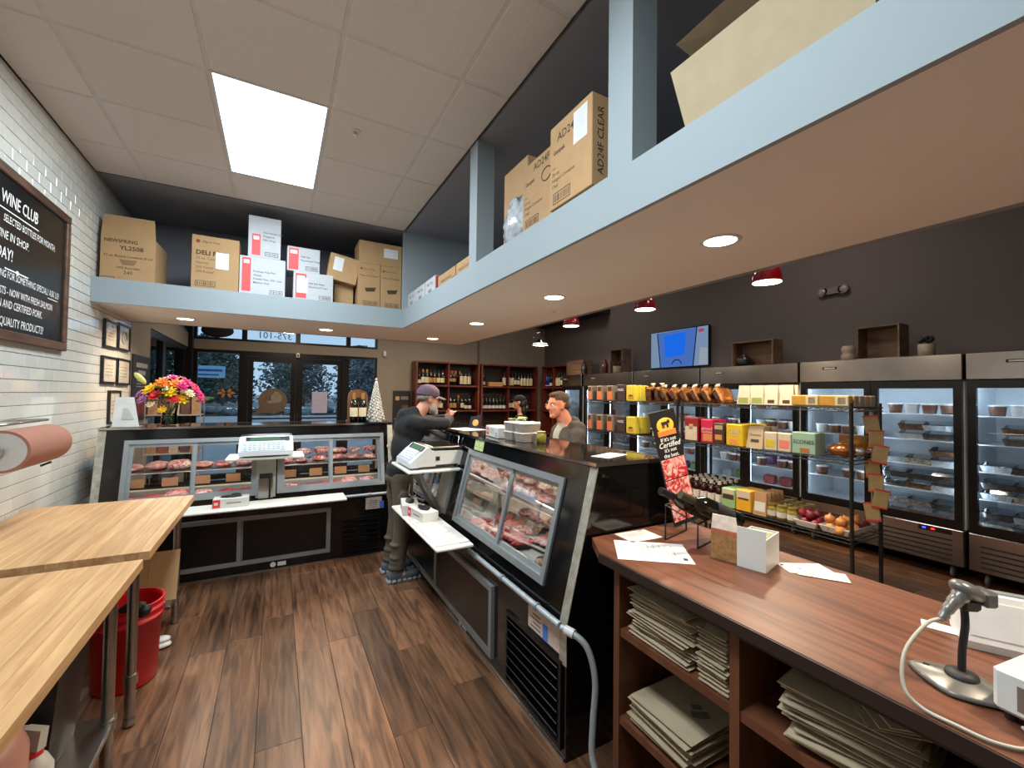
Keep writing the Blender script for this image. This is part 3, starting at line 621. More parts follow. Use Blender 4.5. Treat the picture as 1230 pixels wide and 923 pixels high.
for i, (y0, y1, z0, z1, what) in enumerate(((4.885, 5.225, 1.915, 2.16, 'a cream certificate, upper row beside the blue print'), (5.245, 5.60, 1.925, 2.175, 'a blue swirl print, upper row'), (4.86, 5.235, 1.60, 1.84, 'a cream letter, lower row near the chalkboard'), (5.255, 5.64, 1.595, 1.845, 'a cream letter, lower row near the black poster'), (5.06, 5.37, 1.24, 1.54, 'a lined sheet, lowest on the tiles'))):
    o = thing('picture_frame', 'thin black frame with ' + what, 'picture', (XL, (y0+y1)/2, z0), group='frames on the tile wall'); hy = (y1-y0)/2; h = z1-z0; b = MB(); t = .018
    for (a, p, c, q) in ((-hy, 0, hy, t), (-hy, h-t, hy, h), (-hy, t, -hy+t, h-t), (hy-t, t, hy, h-t)): b.box(0, a, p, .022, c, q)
    b.build('frame', BF, o); MB().box(.002, -hy+t, t, .012, hy-t, h-t).build('sheet', mat('cream_paper', (206, 198, 184), .6), o)
    if i == 1: MB().tube([(.0135, .09*cos(k*.35)*(1-k*.03), h*.45+.08*sin(k*.35)*(1-k*.03)) for k in range(16)], .006, 5).build('swirl', mat('blue_swirl', (110, 150, 176), .6), o)
    else:
        for k in range(4): MB().box(.012, -hy*.5, h*(.3+.12*k), .0128, hy*.5, h*(.3+.12*k)+.006).build('print', mat('grey_print', (140, 134, 126), .8), o)
    MB().box(.0138, -hy+t, t, .0145, hy-t, h-t).build('glazing', glass('picture_glass', (1, 1, 1), 1.3, 0, .25), o)
po = thing('beef_poster', 'black poster with pale heading and red stripes on the taupe wall behind the flowers', 'poster', (XL+.003, 6.08, 1.22))
MB().box(0, -.34, 0, .012, .34, .70).build('board', mat('poster_black', (28, 27, 29), .5), po)
mat('poster_grey', (150, 148, 146), .8)
for k in range(2): MB().box(.012, -.22+.08*k, .57-.08*k, .0128, .22-.08*k, .62-.08*k).build('heading', MATS['poster_grey'], po)
for k in range(3): MB().box(.012, -.2, .36+.03*k, .0128, .2, .368+.03*k).build('text_line', MATS['poster_grey'], po)
for k in range(5): MB().prism([(-.2+.07*k, .05), (-.16+.07*k, .05), (-.15+.07*k, .28), (-.19+.07*k, .28)], 'x', .012, .0135).build('red_stripe', mat('poster_red', (122, 40, 40), .7), po)
po = thing('wine_poster', 'black information board with a tan emblem on the back wall beside the wine shelves', 'poster', (2.30, YB-.02, .80))
MB().box(-.18, 0, 0, .18, .018, .80).build('board', MATS['poster_black'], po); MB().box(-.13, -.002, .60, -.05, 0, .68).build('emblem', mat('tan_emblem', (190, 150, 96), .7), po)
for k in range(2): MB().box(-.02, -.002, .62+.035*k, .14, 0, .64+.035*k).build('heading', MATS['poster_grey'], po)
MB().box(.0, -.002, .25, .14, 0, .50).build('photo', mat('poster_photo', (90, 76, 68), .7, var=.3, scale=14), po); MB().box(-.15, -.002, .20, .15, 0, .215).build('rule', MATS['poster_grey'], po)
# butcher-paper roll on its wall holder
ro = thing('paper_roll_dispenser', 'roll of pinkish butcher paper on a steel wall holder with cutter bar', 'paper roll', (XL, 3.13, 1.25))
MB().cyl((.20, -.235, 0), (.20, .235, 0), .10, n=40).build('paper_roll', mat('peach_paper', (158, 108, 90), .8, var=.04), ro)
MB().cyl((.20, -.237, 0), (.20, -.235, 0), .088, n=32).build('roll_end', mat('roll_end_grey', (190, 188, 186), .8), ro)
MB().cyl((.20, -.25, 0), (.20, .25, 0), .012, n=10).build('rod', BLACKM, ro)
for s_ in (-1, 1): MB().prism([(0, -.06), (.23, -.02), (.23, .02), (0, .06)], 'y', s_*.25-.004, s_*.25+.004).build('bracket', STEEL, ro) if False else MB().hexa([(0,s_*.25-.004,-.05),(.215,s_*.25-.004,-.015),(.215,s_*.25+.004,-.015),(0,s_*.25+.004,-.05),(0,s_*.25-.004,.05),(.215,s_*.25-.004,.015),(.215,s_*.25+.004,.015),(0,s_*.25+.004,.05)]).build('bracket', STEEL, ro)
MB().tube([(.0, -.25, .12), (.19, -.25, .125), (.19, .25, .125), (.0, .25, .12)], .007, 8).build('cutter_bar', STEEL, ro)
MB().cyl((.22, .10, -.115), (.25, .13, -.10), .006, n=8).build('tail_clip', BLACKM, ro)

# ================================================================== BUTCHER TABLES
stave_m = wood('maple_stave', (168, 126, 84), (198, 158, 112), 'Y', 8, 12, .45, .12)
TZ = .82
def table(label, y0, y1, x0, x1, sy0, sy1):
    o = thing('butcher_table', label, 'table', ((x0+x1)/2, (y0+y1)/2, 0), group='butcher block tables'); hx, hy = (x1-x0)/2, (y1-y0)/2
    n = int(round((x1-x0)/.042)); w_ = (x1-x0)/n; me = MB().rbox(0, -hy, TZ-.04, w_-.0004, hy, TZ, .0014).mesh('stave', stave_m)
    for k in range(n): put('stave', me, o, (-hx+k*w_, 0, 0))
    ap = MB(); ap.box(-hx+.07, -hy+.06, TZ-.09, hx-.07, -hy+.075, TZ-.042); ap.box(-hx+.07, hy-.075, TZ-.09, hx-.07, hy-.06, TZ-.042); ap.box(-hx+.07, -hy+.075, TZ-.09, -hx+.085, hy-.075, TZ-.042); ap.box(hx-.085, -hy+.075, TZ-.09, hx-.07, hy-.075, TZ-.042); ap.build('apron', STEEL, o)
    for sx in (-1, 1):
        for sy in (-1, 1):
            x, y = sx*(hx-.075), sy*(hy-.10); lg = MB().cyl((x, y, .03), (x, y, TZ-.09), .0205, n=14).build('leg', STEEL, o)
            MB().lathe([(.012, 0), (.024, .005), (.024, .035), (.021, .045)], (x, y, 0), 12).build('foot', STEEL, lg); MB().cyl((x, y, .19), (x, y, .235), .027, n=14).build('socket', STEEL, lg)
    MB().rbox(-hx+.055, sy0-(y0+y1)/2, .20, hx-.055, sy1-(y0+y1)/2, .225, .004).build('undershelf', STEEL, o)
    return o
table('maple butcher block table beside the far meat case', 2.50, 3.70, -1.30, -.487, 3.33, 3.66)
table('maple butcher block table with black bin and spray bottle on its undershelf', .45, 2.39, -1.30, -.487, .50, 2.34)
bk = thing('bucket', 'red plastic bucket standing on the floor under the butcher tables', 'bucket', (-.672, 3.0, 0))
rp = mat('red_plastic', (196, 18, 30), .35, var=.04)
MB().lathe([(0, .004), (.128, .004), (.133, .01), (.146, .33), (.153, .33), (.153, .345), (.147, .345), (.149, .375), (.157, .375), (.157, .39), (.151, .39), (.153, .415), (.158, .415), (.158, .425), (.148, .425), (.142, .40), (.128, .02), (0, .02)], n=36).build('pail', rp, bk)
MB().tube([(.157*cos(a), .157*sin(a), .385-.20*sin((a)/1.0)) for a in [pi*k/12 for k in range(13)]], .003, 6).build('handle', STEEL, bk)
cl_ = thing('black_glove_wad', 'crumpled black rag hanging over the rim of the red bucket', 'cloth', (-.62, 2.87, .425)); b = MB(); b.ell((0, 0, .008), (.06, .035, .022), 12, 7, .2, 3); b.ell((.05, -.02, -.01), (.03, .03, .03), 10, 6, .2, 4); b.build('rag', BLACKM, cl_)
pb = thing('cardboard_panel', 'flat cardboard panel leaning under the far butcher table', 'cardboard', (-.62, 3.42, .226), rot=(radians(-20), 0, 0)); MB().box(-.22, -.003, 0, .09, .003, .30).build('sheet', KRAFT, pb); MB().box(-.06, -.0045, .0, -.056, -.003, .30).build('crease', KRAFT2, pb)
wc = thing('white_cloth', 'folded white cloth on the floor under the table end', 'cloth', (-.60, 3.30, 0)); b = MB(); b.ell((0, 0, .018), (.075, .05, .02), 14, 7, .12, 8); b.ell((.01, .01, .042), (.06, .04, .016), 12, 6, .12, 9); b.build('cloth', PAPER, wc)
bb = thing('black_bin', 'tall black plastic bin on the undershelf of the near butcher table', 'bin', (-.90, 2.14, .226)); MB().hexa([(-.26,-.12,0),(.25,-.12,0),(.25,.12,0),(-.26,.12,0),(-.28,-.14,.44),(.29,-.14,.44),(.29,.14,.44),(-.28,.14,.44)]).build('tub', mat('bin_black', (14, 14, 15), .4), bb); MB().rbox(-.29,-.15,.44,.30,.15,.465,.006).build('rim', BLACKM, bb)
pk_ = thing('pink_container', 'translucent pink plastic container on the undershelf of the near butcher table', 'container', (-.725, 1.73, .226)); MB().lathe([(0,0),(.115,0),(.125,.02),(.13,.30),(.11,.36),(.07,.38),(.07,.40),(0,.40)],n=24).build('jug', mat('pink_plastic', (196, 142, 132), .3), pk_); MB().lathe([(0,.44),(.075,.44),(.075,.40)],n=20).build('lid', mat('pink_lid', (180, 60, 60), .4), pk_)
sb = thing('spray_bottle', 'white spray bottle with red collar on the undershelf beside the black bin', 'bottle', (-.645, 1.93, .226), 2.6)
MB().lathe([(0,0),(.042,0),(.045,.01),(.045,.12),(.03,.155),(.016,.165),(.016,.18)],n=20).build('bottle', WHITE, sb); MB().cyl((0,0,.165),(0,0,.182),.021,n=14).build('collar', REDP, sb)
MB().prism([(-.02,.18),(.02,.18),(.03,.205),(.075,.215),(.075,.235),(.01,.25),(-.03,.245)] , 'y', -.013, .013).build('head', WHITE, sb) if False else None
hd = MB(); hd.hexa([(-.022,-.013,.182),(.022,-.013,.182),(.022,.013,.182),(-.022,.013,.182),(-.032,-.012,.248),(.03,-.012,.25),(.03,.012,.25),(-.032,.012,.248)]); hd.hexa([(.02,-.009,.218),(.085,-.008,.228),(.085,.008,.228),(.02,.009,.218),(.02,-.011,.25),(.085,-.008,.244),(.085,.008,.244),(.02,.011,.25)]); hd.build('spray_head', WHITE, sb)
MB().tube([(.025,0,.215),(.045,0,.195),(.042,0,.172)], .006, 6).build('trigger', WHITE, sb)

# ================================================================== BOXES ON THE BULKHEAD
ZB = 2.452; BP = mat('brown_print', (64, 48, 36), .8); LBL = mat('shipping_label', (214, 216, 220), .6)
WBX = mat('white_carton', (178, 182, 186), .7, var=.03)
def carton(label, x0, x1, y0, y1, z0, h, m=KRAFT, group='cartons on the bulkhead', rz=0, ry=0, open_top=False):
    o = thing('carton', label, 'carton', ((x0+x1)/2, (y0+y1)/2, z0), rz, group); o.rotation_euler = (0, ry, rz); hx, hy = (x1-x0)/2, (y1-y0)/2
    if open_top:
        b = MB(); t = .005; b.box(-hx,-hy,0,hx,hy,t); b.box(-hx,-hy,t,hx,-hy+t,h); b.box(-hx,hy-t,t,hx,hy,h); b.box(-hx,-hy+t,t,-hx+t,hy-t,h); b.box(hx-t,-hy+t,t,hx,hy-t,h); b.build('carton_body', m, o)
    else:
        MB().rbox(-hx, -hy, 0, hx, hy, h, .003).build('carton_body', m, o)
    return o, hx, hy
def codebox(o, x, y, z, w_, h):
    b = MB(); b.box(x, y-.0006, z, x+w_, y, z+.004); b.box(x, y-.0006, z+h-.004, x+w_, y, z+h); b.box(x, y-.0006, z, x+.004, y, z+h); b.box(x+w_-.004, y-.0006, z, x+w_, y, z+h)
    k = x+.012
    while k < x+w_-.014: b.box(k, y-.0006, z+.01, k+random.choice((.003, .005)), y, z+h-.01); k += .010
    return b.build('barcode', BP, o)
# 1 kraft box with raised flap
o, hx, hy = carton('brown carton printed YL2508 with its front flap raised beside the tile wall', -1.285, -.93, 4.655, 5.02, ZB, .37, open_top=True, rz=-.03)
MB().hexa([(-hx,-hy,.37),(hx,-hy,.37),(hx,-hy+.004,.37),(-hx,-hy+.004,.37),(-hx+.005,-hy+.03,.55),(hx-.02,-hy+.03,.55),(hx-.02,-hy+.034,.55),(-hx+.005,-hy+.034,.55)]).build('flap', KRAFT, o)
text('NEWSPRING', .038, BP, o, (-hx+.02, -hy-.0006, .33), align='LEFT', bold=.02); text('YL2508', .05, BP, o, (.02, -hy-.0006, .275), bold=.02); text('32 oz. Round Container & Lid', .026, BP, o, (0, -hy-.0006, .205), bold=.01)
MB().prism([(.19-.19, .0)], 'y', 0, .001) if False else MB().hexa([(-.035,-hy-.0006,.135),(.035,-hy-.0006,.135),(.035,-hy,.135),(-.035,-hy,.135),(-.06,-hy-.0006,.18),(.06,-hy-.0006,.18),(.06,-hy,.18),(-.06,-hy,.18)]).build('bowl_print', mat('print_tan', (140, 110, 76), .8), o)
text('100% Recyclable', .024, BP, o, (0, -hy-.0006, .11), bold=.01); text('240', .04, BP, o, (0, -hy-.0006, .07)); codebox(o, -hx+.01, -hy, .008, .08, .02)
# 2 kraft deli container box
o, hx, hy = carton('brown carton printed DELI with a white shipping label', -.69, -.335, 4.655, 4.98, ZB, .485)
text('DELI POT', .055, BP, o, (-hx+.03, -hy-.0006, .33), align='LEFT', bold=.03)
for k, s_ in enumerate(('32 oz. Container', 'Natural', '250 Count Pk', '250 Round')): text(s_, .03, BP, o, (-hx+.03, -hy-.0006, .28-.04*k), align='LEFT', shear=.2)
text('Planet Pots', .028, BP, o, (-hx+.08, -hy-.0006, .43), align='LEFT'); MB().cyl((-hx+.045, -hy-.0006, .43), (-hx+.045, -hy, .43), .016, n=12).build('emblem', mat('print_red_brown', (130, 60, 40), .8), o); MB().box(0, -hy-.001, .20, .10, -hy, .35).build('shipping_label', LBL, o); codebox(o, -hx+.03, -hy, .03, .15, .05)
# white cartons
def whitecarton(label, x0, x1, y0, y1, z0, h, rx0, rx1, rz0, rz1, lines, rz=0, lbl=None):
    o, hx, hy = carton(label, x0, x1, y0, y1, z0, h, WBX, 'white cartons on the bulkhead', rz)
    rb = MB().box(-hx+rx0, -hy-.0006, rz0, -hx+rx1, -hy, rz1).build('red_panel', mat('carton_red', (226, 72, 74), .6), o)
    MB().rbox(-hx+rx0+.012, -hy-.0014, rz1-.055, -hx+rx1-.012, -hy-.0006, rz1-.02, .004).build('logo', WHITE, rb)
    for k, s_ in enumerate(lines): text(s_, .024, BP, o, (-hx+rx1+.02, -hy-.0006, h*.62-.035*k), align='LEFT', bold=.01)
    codebox(o, hx-.13, -hy, .02, .11, .04)
    if lbl: MB().box(lbl[0], -hy-.0018, lbl[1], lbl[2], -hy-.0008, lbl[3]).build('shipping_label', LBL, o)
    return o
whitecarton('wide white carton with a red stripe, lowest under the tall white carton', -.33, .045, 4.655, 4.95, ZB, .36, .02, .09, .03, .345, ('Premium Poly Film', 'Gloves', 'Powder Free  500 / case', 'Medium Vinyl'))
whitecarton('tall white carton with a short red stripe on top of the wide white carton', -.268, .0, 4.66, 4.92, ZB+.361, .39, .03, .10, .02, .22, ('Side Printed Liner', 'Dispenser', 'Film Wrap'), .0)
whitecarton('white carton with a red stripe and slanted label on the bulkhead lip', .115, .475, 4.655, 4.95, ZB, .278, .02, .115, .02, .26, ('Half Size Sheet', 'Paperboard Trays'), .0, (-.15, .07, -.055, .22))
whitecarton('white carton with an orange-red stripe stacked beside the tilted brown box', .056, .348, 4.67, 4.94, ZB+.281, .24, .015, .10, .015, .225, ('Half Size', 'Paperboard Trays'), .0)
# tilted brown box and stack
o, hx, hy = carton('plain brown box with a white label, tilted on the cartons', .41, .70, 4.70, 4.95, ZB+.245, .27, ry=radians(9))
MB().box(-.10, -hy-.001, .10, -.01, -hy, .24).build('shipping_label', LBL, o); MB().box(-hx, -.02, .27, hx, .02, .2708).build('tape', mat('packing_tape', (186, 160, 124), .3), o)
o, hx, hy = carton('brown carton filling the gap under the tilted box', .50, .69, 4.80, 5.10, ZB, .24); MB().box(-hx, -.02, .24, hx, .02, .2408).build('tape', MATS['packing_tape'], o)
for k in range(2):
    o, hx, hy = carton(['brown carton with tray drawing, lower left of the corner stack', 'brown carton with tray drawing, against the bulkhead end post'][k], .715+.228*k, .938+.226*k, 4.655, 4.99, ZB, .46, group='corner stack cartons')
    text('Planet Pots', .026, BP, o, (-hx+.05, -hy-.0006, .40), align='LEFT'); MB().cyl((-hx+.03,-hy-.0006,.40),(-hx+.03,-hy,.40),.012,n=12).build('emblem', MATS['print_red_brown'], o); text('Takeout Container', .024, BP, o, (-hx+.015, -hy-.0006, .33), align='LEFT', bold=.01)
    MB().hexa([(-.03,-hy-.0006,.16),(.055,-hy-.0006,.17),(.055,-hy,.17),(-.03,-hy,.16),(-.045,-hy-.0006,.20),(.07,-hy-.0006,.215),(.07,-hy,.215),(-.045,-hy,.20)]).build('tray_print', BP, o); codebox(o, -.06, -hy, .015, .15, .05)
o, hx, hy = carton('wide brown carton with a white label on top of the corner stack', .72, 1.165, 4.66, 4.98, ZB+.461, .24, group='corner stack cartons'); MB().box(.03, -hy-.001, .09, .18, -hy, .19).build('shipping_label', LBL, o); MB().box(-hx, -.025, .24, hx, .025, .2408).build('tape', MATS['packing_tape'], o)
# side bay boxes (fronts face -x)
def sidecarton(label, y0, y1, x0, d, z0, h, m=KRAFT, group='cartons in the side bay', ry=0):
    o = thing('carton', label, 'carton', (x0+d/2, (y0+y1)/2, z0), -pi/2, group)      # local x = -y, local y = +x
    hx, hy = (y1-y0)/2, d/2; MB().rbox(-hx, -hy, 0, hx, hy, h, .003).build('carton_body', m, o); return o, hx, hy
for k, (y0, y1) in enumerate(((4.28, 4.56), (3.97, 4.26), (3.66, 3.95))):
    o, hx, hy = sidecarton(['white carton with grey print by the bay end wall', 'white carton with grey print between two white cartons', 'white carton with red corner panels in the side bay'][k], y0, y1, 1.215, .3, ZB, .16, WBX, 'white cartons in the side bay')
    text('Paper Trays', .035, BP, o, (0, -hy-.0006, .11)); codebox(o, -.05, -hy, .02, .1, .04)
    if k == 2:
        MB().box(hx, -hy+.01, .01, hx+.0008, -hy+.08, .15).build('red_panel', REDP, o); MB().box(hx, hy-.09, .01, hx+.0008, hy-.03, .15).build('red_panel', REDP, o); MB().tube([(.0, 0, .162), (.06, -.03, .175), (.12, -.06, .172)], .006, 6).build('strap', BLACKM, o)
for k, (y0, y1) in enumerate(((3.17, 3.58), (2.80, 3.15))):
    o, hx, hy = sidecarton(['long low brown carton next to the red-cornered white carton', 'low brown carton behind the bulkhead post'][k], y0, y1, 1.215, .3, ZB, .12, KRAFT, 'low brown cartons in the side bay')
    text('Hinged Container', .035, BP, o, (0, -hy-.0006, .06)); codebox(o, hx-.09, -hy, .01, .08, .03)
# twin flat cartons AD24F
for k, (y0, y1, xo, zo) in enumerate(((1.765, 2.09, 1.205, 0), (1.44, 1.765, 1.172, .012))):
    o, hx, hy = sidecarton(['flat brown AD24F carton beside the plastic wrapped box', 'flat brown AD24F carton with a white label overhanging the fascia'][k], y0, y1, xo, .10, ZB+zo, .385+.03*k, KRAFT, 'AD24F cartons')
    text('AD24F', .055, BP, o, (.03 if k == 0 else -.02, -hy-.0006, .34), bold=.01, align='CENTER'); text('Genpak', .03, BP, o, (-hx+.03, -hy-.0006, .275), align='LEFT', bold=.02)
    for j, s_ in enumerate(('Clear', '24 oz.', 'Hinged Container', 'Clear')): text(s_, .026 if j else .015, BP, o, (-hx+.02, -hy-.0006, .20-.03*j), align='LEFT')
    codebox(o, -hx+.03, -hy, .02, .14, .055)
    if k == 0: MB().tube([(.08+.045*cos(a), -hy-.0004, .255+.035*sin(a)) for a in [2*pi*j/14 for j in range(15)]], .003, 5).build('ring_print', BP, o)
    else: MB().box(-.02+.05, -hy-.001, .24, .13, -hy, .39).build('shipping_label', LBL, o); text('AD24F CLEAR', .05, BP, o, (hx+.0008, 0, .21), (pi/2, -pi/2, pi/2))
o, hx, hy = sidecarton('brown box half covered with clear wrap behind the AD24F cartons', 2.10, 2.39, 1.24, .22, ZB, .49, KRAFT, 'wrapped box'); 
b = MB(); b.ell((0, -hy-.0, .14), (hx*.95, .035, .14), 16, 10, .22, 4); b.build('plastic_bag', mat('crinkled_wrap', (176, 182, 190), .15, var=.3, scale=30, bump=1.0), o)
# big open box over the counter
o = thing('carton', 'big open brown box leaning over the bulkhead lip above the counter', 'carton', (1.175+.14, .70, ZB), -pi/2, 'big open carton'); hx, hy, h = .26, .14, .215; t = .005
b = MB(); b.box(-hx,-hy,0,hx,hy,t); b.hexa([(-hx,-hy,t),(hx,-hy,t),(hx,-hy+t,t),(-hx,-hy+t,t),(-hx-.05,-hy-.012,h),(hx+.05,-hy-.012,h),(hx+.05,-hy-.012+t,h),(-hx-.05,-hy-.012+t,h)]); b.box(-hx,hy-t,t,hx,hy,h); b.box(-hx,-hy+t,t,-hx+t,hy-t,h); b.box(hx-t,-hy+t,t,hx,hy-t,h); b.build('carton_body', KRAFT2, o)
MB().hexa([(-hx-.05,-.125,.325),(hx,-.125,.345),(hx,-.121,.348),(-hx-.05,-.121,.328),(-hx+.0,hy,h),(hx,hy,h),(hx,hy+.004,h+.004),(-hx+.0,hy+.004,h+.004)]).build('flap', KRAFT2, o)
MB().hexa([(-hx,-.04,h),(-hx+.005,-.04,h),(-hx+.005,hy-.005,h),(-hx,hy-.005,h),(-hx,-.02,h+.075),(-hx+.005,-.02,h+.075),(-hx+.005,hy-.005,h+.075),(-hx,hy-.005,h+.075)]).build('flap', KRAFT2, o)
o, hx, hy = sidecarton('shadowed AD24F box behind the second bulkhead post', .98, 1.30, 1.55, .25, ZB, .18, mat('shaded_carton', (104, 78, 58), .85), 'dark box'); text('AD24F', .09, BP, o, (.02, -hy-.0006, .09), bold=.01)  # carton brown darkened to carry the shade behind the post
# ================================================================== WOODEN COUNTER
cw = wood('counter_wood', (70, 38, 26), (112, 68, 47), 'Y', 8, 14, .42, .03, (46, 25, 17), .13); cws = wood('cubby_wood', (82, 46, 29), (112, 68, 44), 'Z', 5, 7, .45, .1)
CT = thing('wooden_counter', 'long brown wooden checkout counter with open cubbies full of paper bags', 'counter', (1.46, .35, 0))
def cxy(x, y): return (x-1.46, y-.35)
pts = [cxy(*p) for p in ((1.13,-1.2),(1.80,-1.2),(1.80,1.475),(1.22,1.475),(1.13,1.32))]
MB().prism(pts, 'z', .895, .93).build('countertop', cw, CT)
edge = mat('counter_dark_edge', (40, 26, 20), .5); a = cxy(1.124, -1.2); c = cxy(1.1295, 1.32); MB().box(a[0], a[1], .895, c[0], c[1], .9285).build('front_edge', edge, CT)
for (y0, y1) in ((1.25, 1.28), (.765, .795), (.13, .16), (-.5, -.47), (-1.2, -1.17)): a = cxy(1.17, y0); c = cxy(1.76, y1); MB().box(a[0], a[1], 0, c[0], c[1], .895).build('divider', cws, CT)
a = cxy(1.76, -1.2); c = cxy(1.785, 1.44); MB().box(a[0], a[1], 0, c[0], c[1], .895).build('back_panel', mat('counter_back', (28, 20, 17), .5), CT)
for (y0, y1) in ((.795, 1.25), (.16, .765), (-.47, .13), (-1.17, -.5)):
    for z in (.06, .30, .63): a = cxy(1.175, y0); c = cxy(1.76, y1); MB().box(a[0], a[1], z, c[0], c[1], z+.028).build('cubby_shelf', cws, CT)
    a = cxy(1.165, y0); c = cxy(1.18, y1); MB().box(a[0], a[1], .865, c[0], c[1], .895).build('top_rail', edge, CT)
# paper bags in stacks
def bag_mesh(w_, d, h, seed):
    rg = random.Random(seed); b = MB(); nx, ny = 6, 4; V = []
    for s_ in (0, 1):
        for j in range(ny+1):
            for i in range(nx+1):
                u, v = i/nx, j/ny; edge_ = (i in (0, nx)) or (j in (0, ny))
                z = (.5 + (s_-.5)*(.25 if edge_ else 1.0))*h + rg.uniform(-.0012, .0012)
                V.append(((u-.5)*w_, (v-.5)*d, z))
    N = (nx+1)*(ny+1); F = []
    for j in range(ny):
        for i in range(nx):
            a = j*(nx+1)+i; F.append((a, a+nx+1, a+nx+2, a+1)); F.append((N+a, N+a+1, N+a+nx+2, N+a+nx+1))
    for i in range(nx): F.append((i, i+1, N+i+1, N+i)); a = ny*(nx+1)+i; F.append((a+1, a, N+a, N+a+1))
    for j in range(ny): a = j*(nx+1); F.append((a+nx+1, a, N+a, N+a+nx+1)); a = j*(nx+1)+nx; F.append((a, a+nx+1, N+a+nx+1, N+a))
    b.add(V, F); return b.mesh('paper_bag', KRAFT2)
bagL = [bag_mesh(.40, .27, .012, k) for k in range(3)]; bagS = [bag_mesh(.30, .10, .012, 9+k) for k in range(3)]
def stack(meshes, cx, cy, z, n, label, group, rz=0, jit=.012, rot=.05, dz=.0122, tilt=0):
    rg = random.Random(n*7+int(cy*100)); o = None
    for k in range(n):
        o = put('paper_bag', meshes[k % 3], None, (cx+rg.uniform(-jit, jit), cy+rg.uniform(-jit, jit), z+k*dz), (0, tilt, rz+rg.uniform(-rot, rot)))
        tag(o, label, 'paper bag', group)
    return o
stack(bagL, 1.385, 1.075, .659, 14, 'flat brown paper bag in the tall stack at the conduit end of the counter', 'bags in the upper cubby', 0, .012)
stack(bagS, 1.335, .865, .659, 14, 'small folded paper bag in the narrow stack against the cubby divider', 'small bags in the upper cubby', 0, .004, .03)
tp = stack(bagL, 1.385, 1.07, .329, 9, 'flat brown paper bag in the lower cubby under the tall stack', 'bags in the lower cubby', 0, .012)
lb = thing('bag_crest', 'dark crest stamped on the top paper bag of the lower cubby', 'print', (1.33, 1.02, .4395), -.6); MB().box(-.03, -.03, 0, .03, .0, .0006).build('stamp', mat('stamp_grey', (92, 88, 80), .8), lb); MB().box(-.018, .01, 0, .018, .035, .0006).build('crest', MATS['stamp_grey'], lb)
stack(bagL, 1.40, .56, .659, 12, 'paper bag in the loose stack under the middle of the counter', 'bags in the middle cubby', .2, .012, .12)
for k in range(3):
    o = put('paper_bag', bagL[k], None, (1.41, .50-.01*k, .81+.013*k), (0, 0, .75+.04*k)); tag(o, 'paper bag lying skewed on top of the loose stack', 'paper bag', 'skewed bags in the middle cubby')
for k in range(8):
    o = put('cup_sleeve', MB().hexa([(-.05,0,0),(.05,0,0),(.05,.002,0),(-.05,.002,0),(-.06,.0,.11),(.06,0,.11),(.06,.002,.11),(-.06,.002,.11)]).mesh('cup_sleeve', mat('sleeve_brown', (120, 92, 66), .85)) if k == 0 else SL_, None, (1.52-.012*k, .32-.017*k, .659), (radians(-28), 0, -.4)); SL_ = o.data
    tag(o, 'brown corrugated cup sleeve fanned out beside the loose bags', 'cup sleeve', 'cup sleeves in the middle cubby')
stack(bagL, 1.40, .45, .329, 10, 'paper bag in the bottom cubby below the loose stack', 'bags in the bottom middle cubby', .1, .012, .1)
kb = thing('tan_box', 'plain tan box pushed in behind the paper bag stacks', 'box', (1.62, .95, .659)); MB().rbox(-.11, -.14, 0, .11, .14, .20, .003).build('box_body', mat('tan_card', (150, 116, 84), .8), kb); MB().box(-.111, -.02, .12, -.1098, .02, .20).build('tape', MATS['packing_tape'], kb)
# ---- on the counter
def sheet(name, label, x, y, w_, h, rz, m=PAPER, lines=6, z=.931):
    o = thing(name, label, 'paper', (x, y, z), rz); MB().box(-w_/2, -h/2, 0, w_/2, h/2, .0008).build('sheet', m, o)
    for k in range(lines): MB().box(-w_*.36, h*.30-k*h*.085, .0008, w_*(.36 if k % 3 else .2), h*.30-k*h*.085+.003, .0011).build('print_line', mat('grey_print', (140, 134, 126)), o)
    if lines: MB().box(w_*.25, h*.38, .0008, w_*.36, h*.44, .0011).build('logo', INK, o)
    return o
sheet('printed_sheet', 'white printed sheet lying on the counter beside the meat case end', 1.325, 1.235, .216, .279, radians(-128))
sheet('printed_sheet', 'white printed sheet in the shade at the counter corner', 1.42, 1.40, .17, .12, radians(-4), PAPER, 5)
sheet('receipt_note', 'white receipt lying behind the white box', 1.70, .86, .09, .16, radians(60), PAPER, 3); sheet('receipt_note', 'white receipt slip lying skewed on another receipt', 1.69, .80, .08, .15, radians(35), PAPER, 3, .9325)
sheet('receipt_note', 'small white slip beside the barcode scanner', 1.60, .46, .05, .09, radians(20), PAPER, 0)
# wine bottles in a wire rack
def bottle(b, h=.30, r=.037):
    return b.lathe([(0, 0), (r, .002), (r, h*.60), (r*.85, h*.67), (r*.42, h*.76), (r*.38, h*.97), (r*.42, h*.97), (r*.42, h), (0, h)], n=16)
GRN = mat('dark_bottle_glass', (14, 18, 14), .06, var=.05, spec=.7); FOIL = mat('dark_foil', (40, 38, 42), .3, .4); WLAB = mat('cream_wine_label', (222, 208, 172), .6, var=.08)
wr = thing('wine_rack', 'small black wire rack on the counter in front of the tall sign', 'wine rack', (1.60, 1.265, .93), .25)
for x in (-.10, .10): MB().tube([(x, -.07, .0), (x, -.07, .10), (x, .07, .15), (x, .07, 0)], .004, 6).build('rack_side', BLACKM, wr)
for (y, z) in ((-.07, .003), (.07, .003), (-.07, .10), (.07, .15)): MB().cyl((-.10, y, z), (.10, y, z), .004, n=6).build('rack_bar', BLACKM, wr)
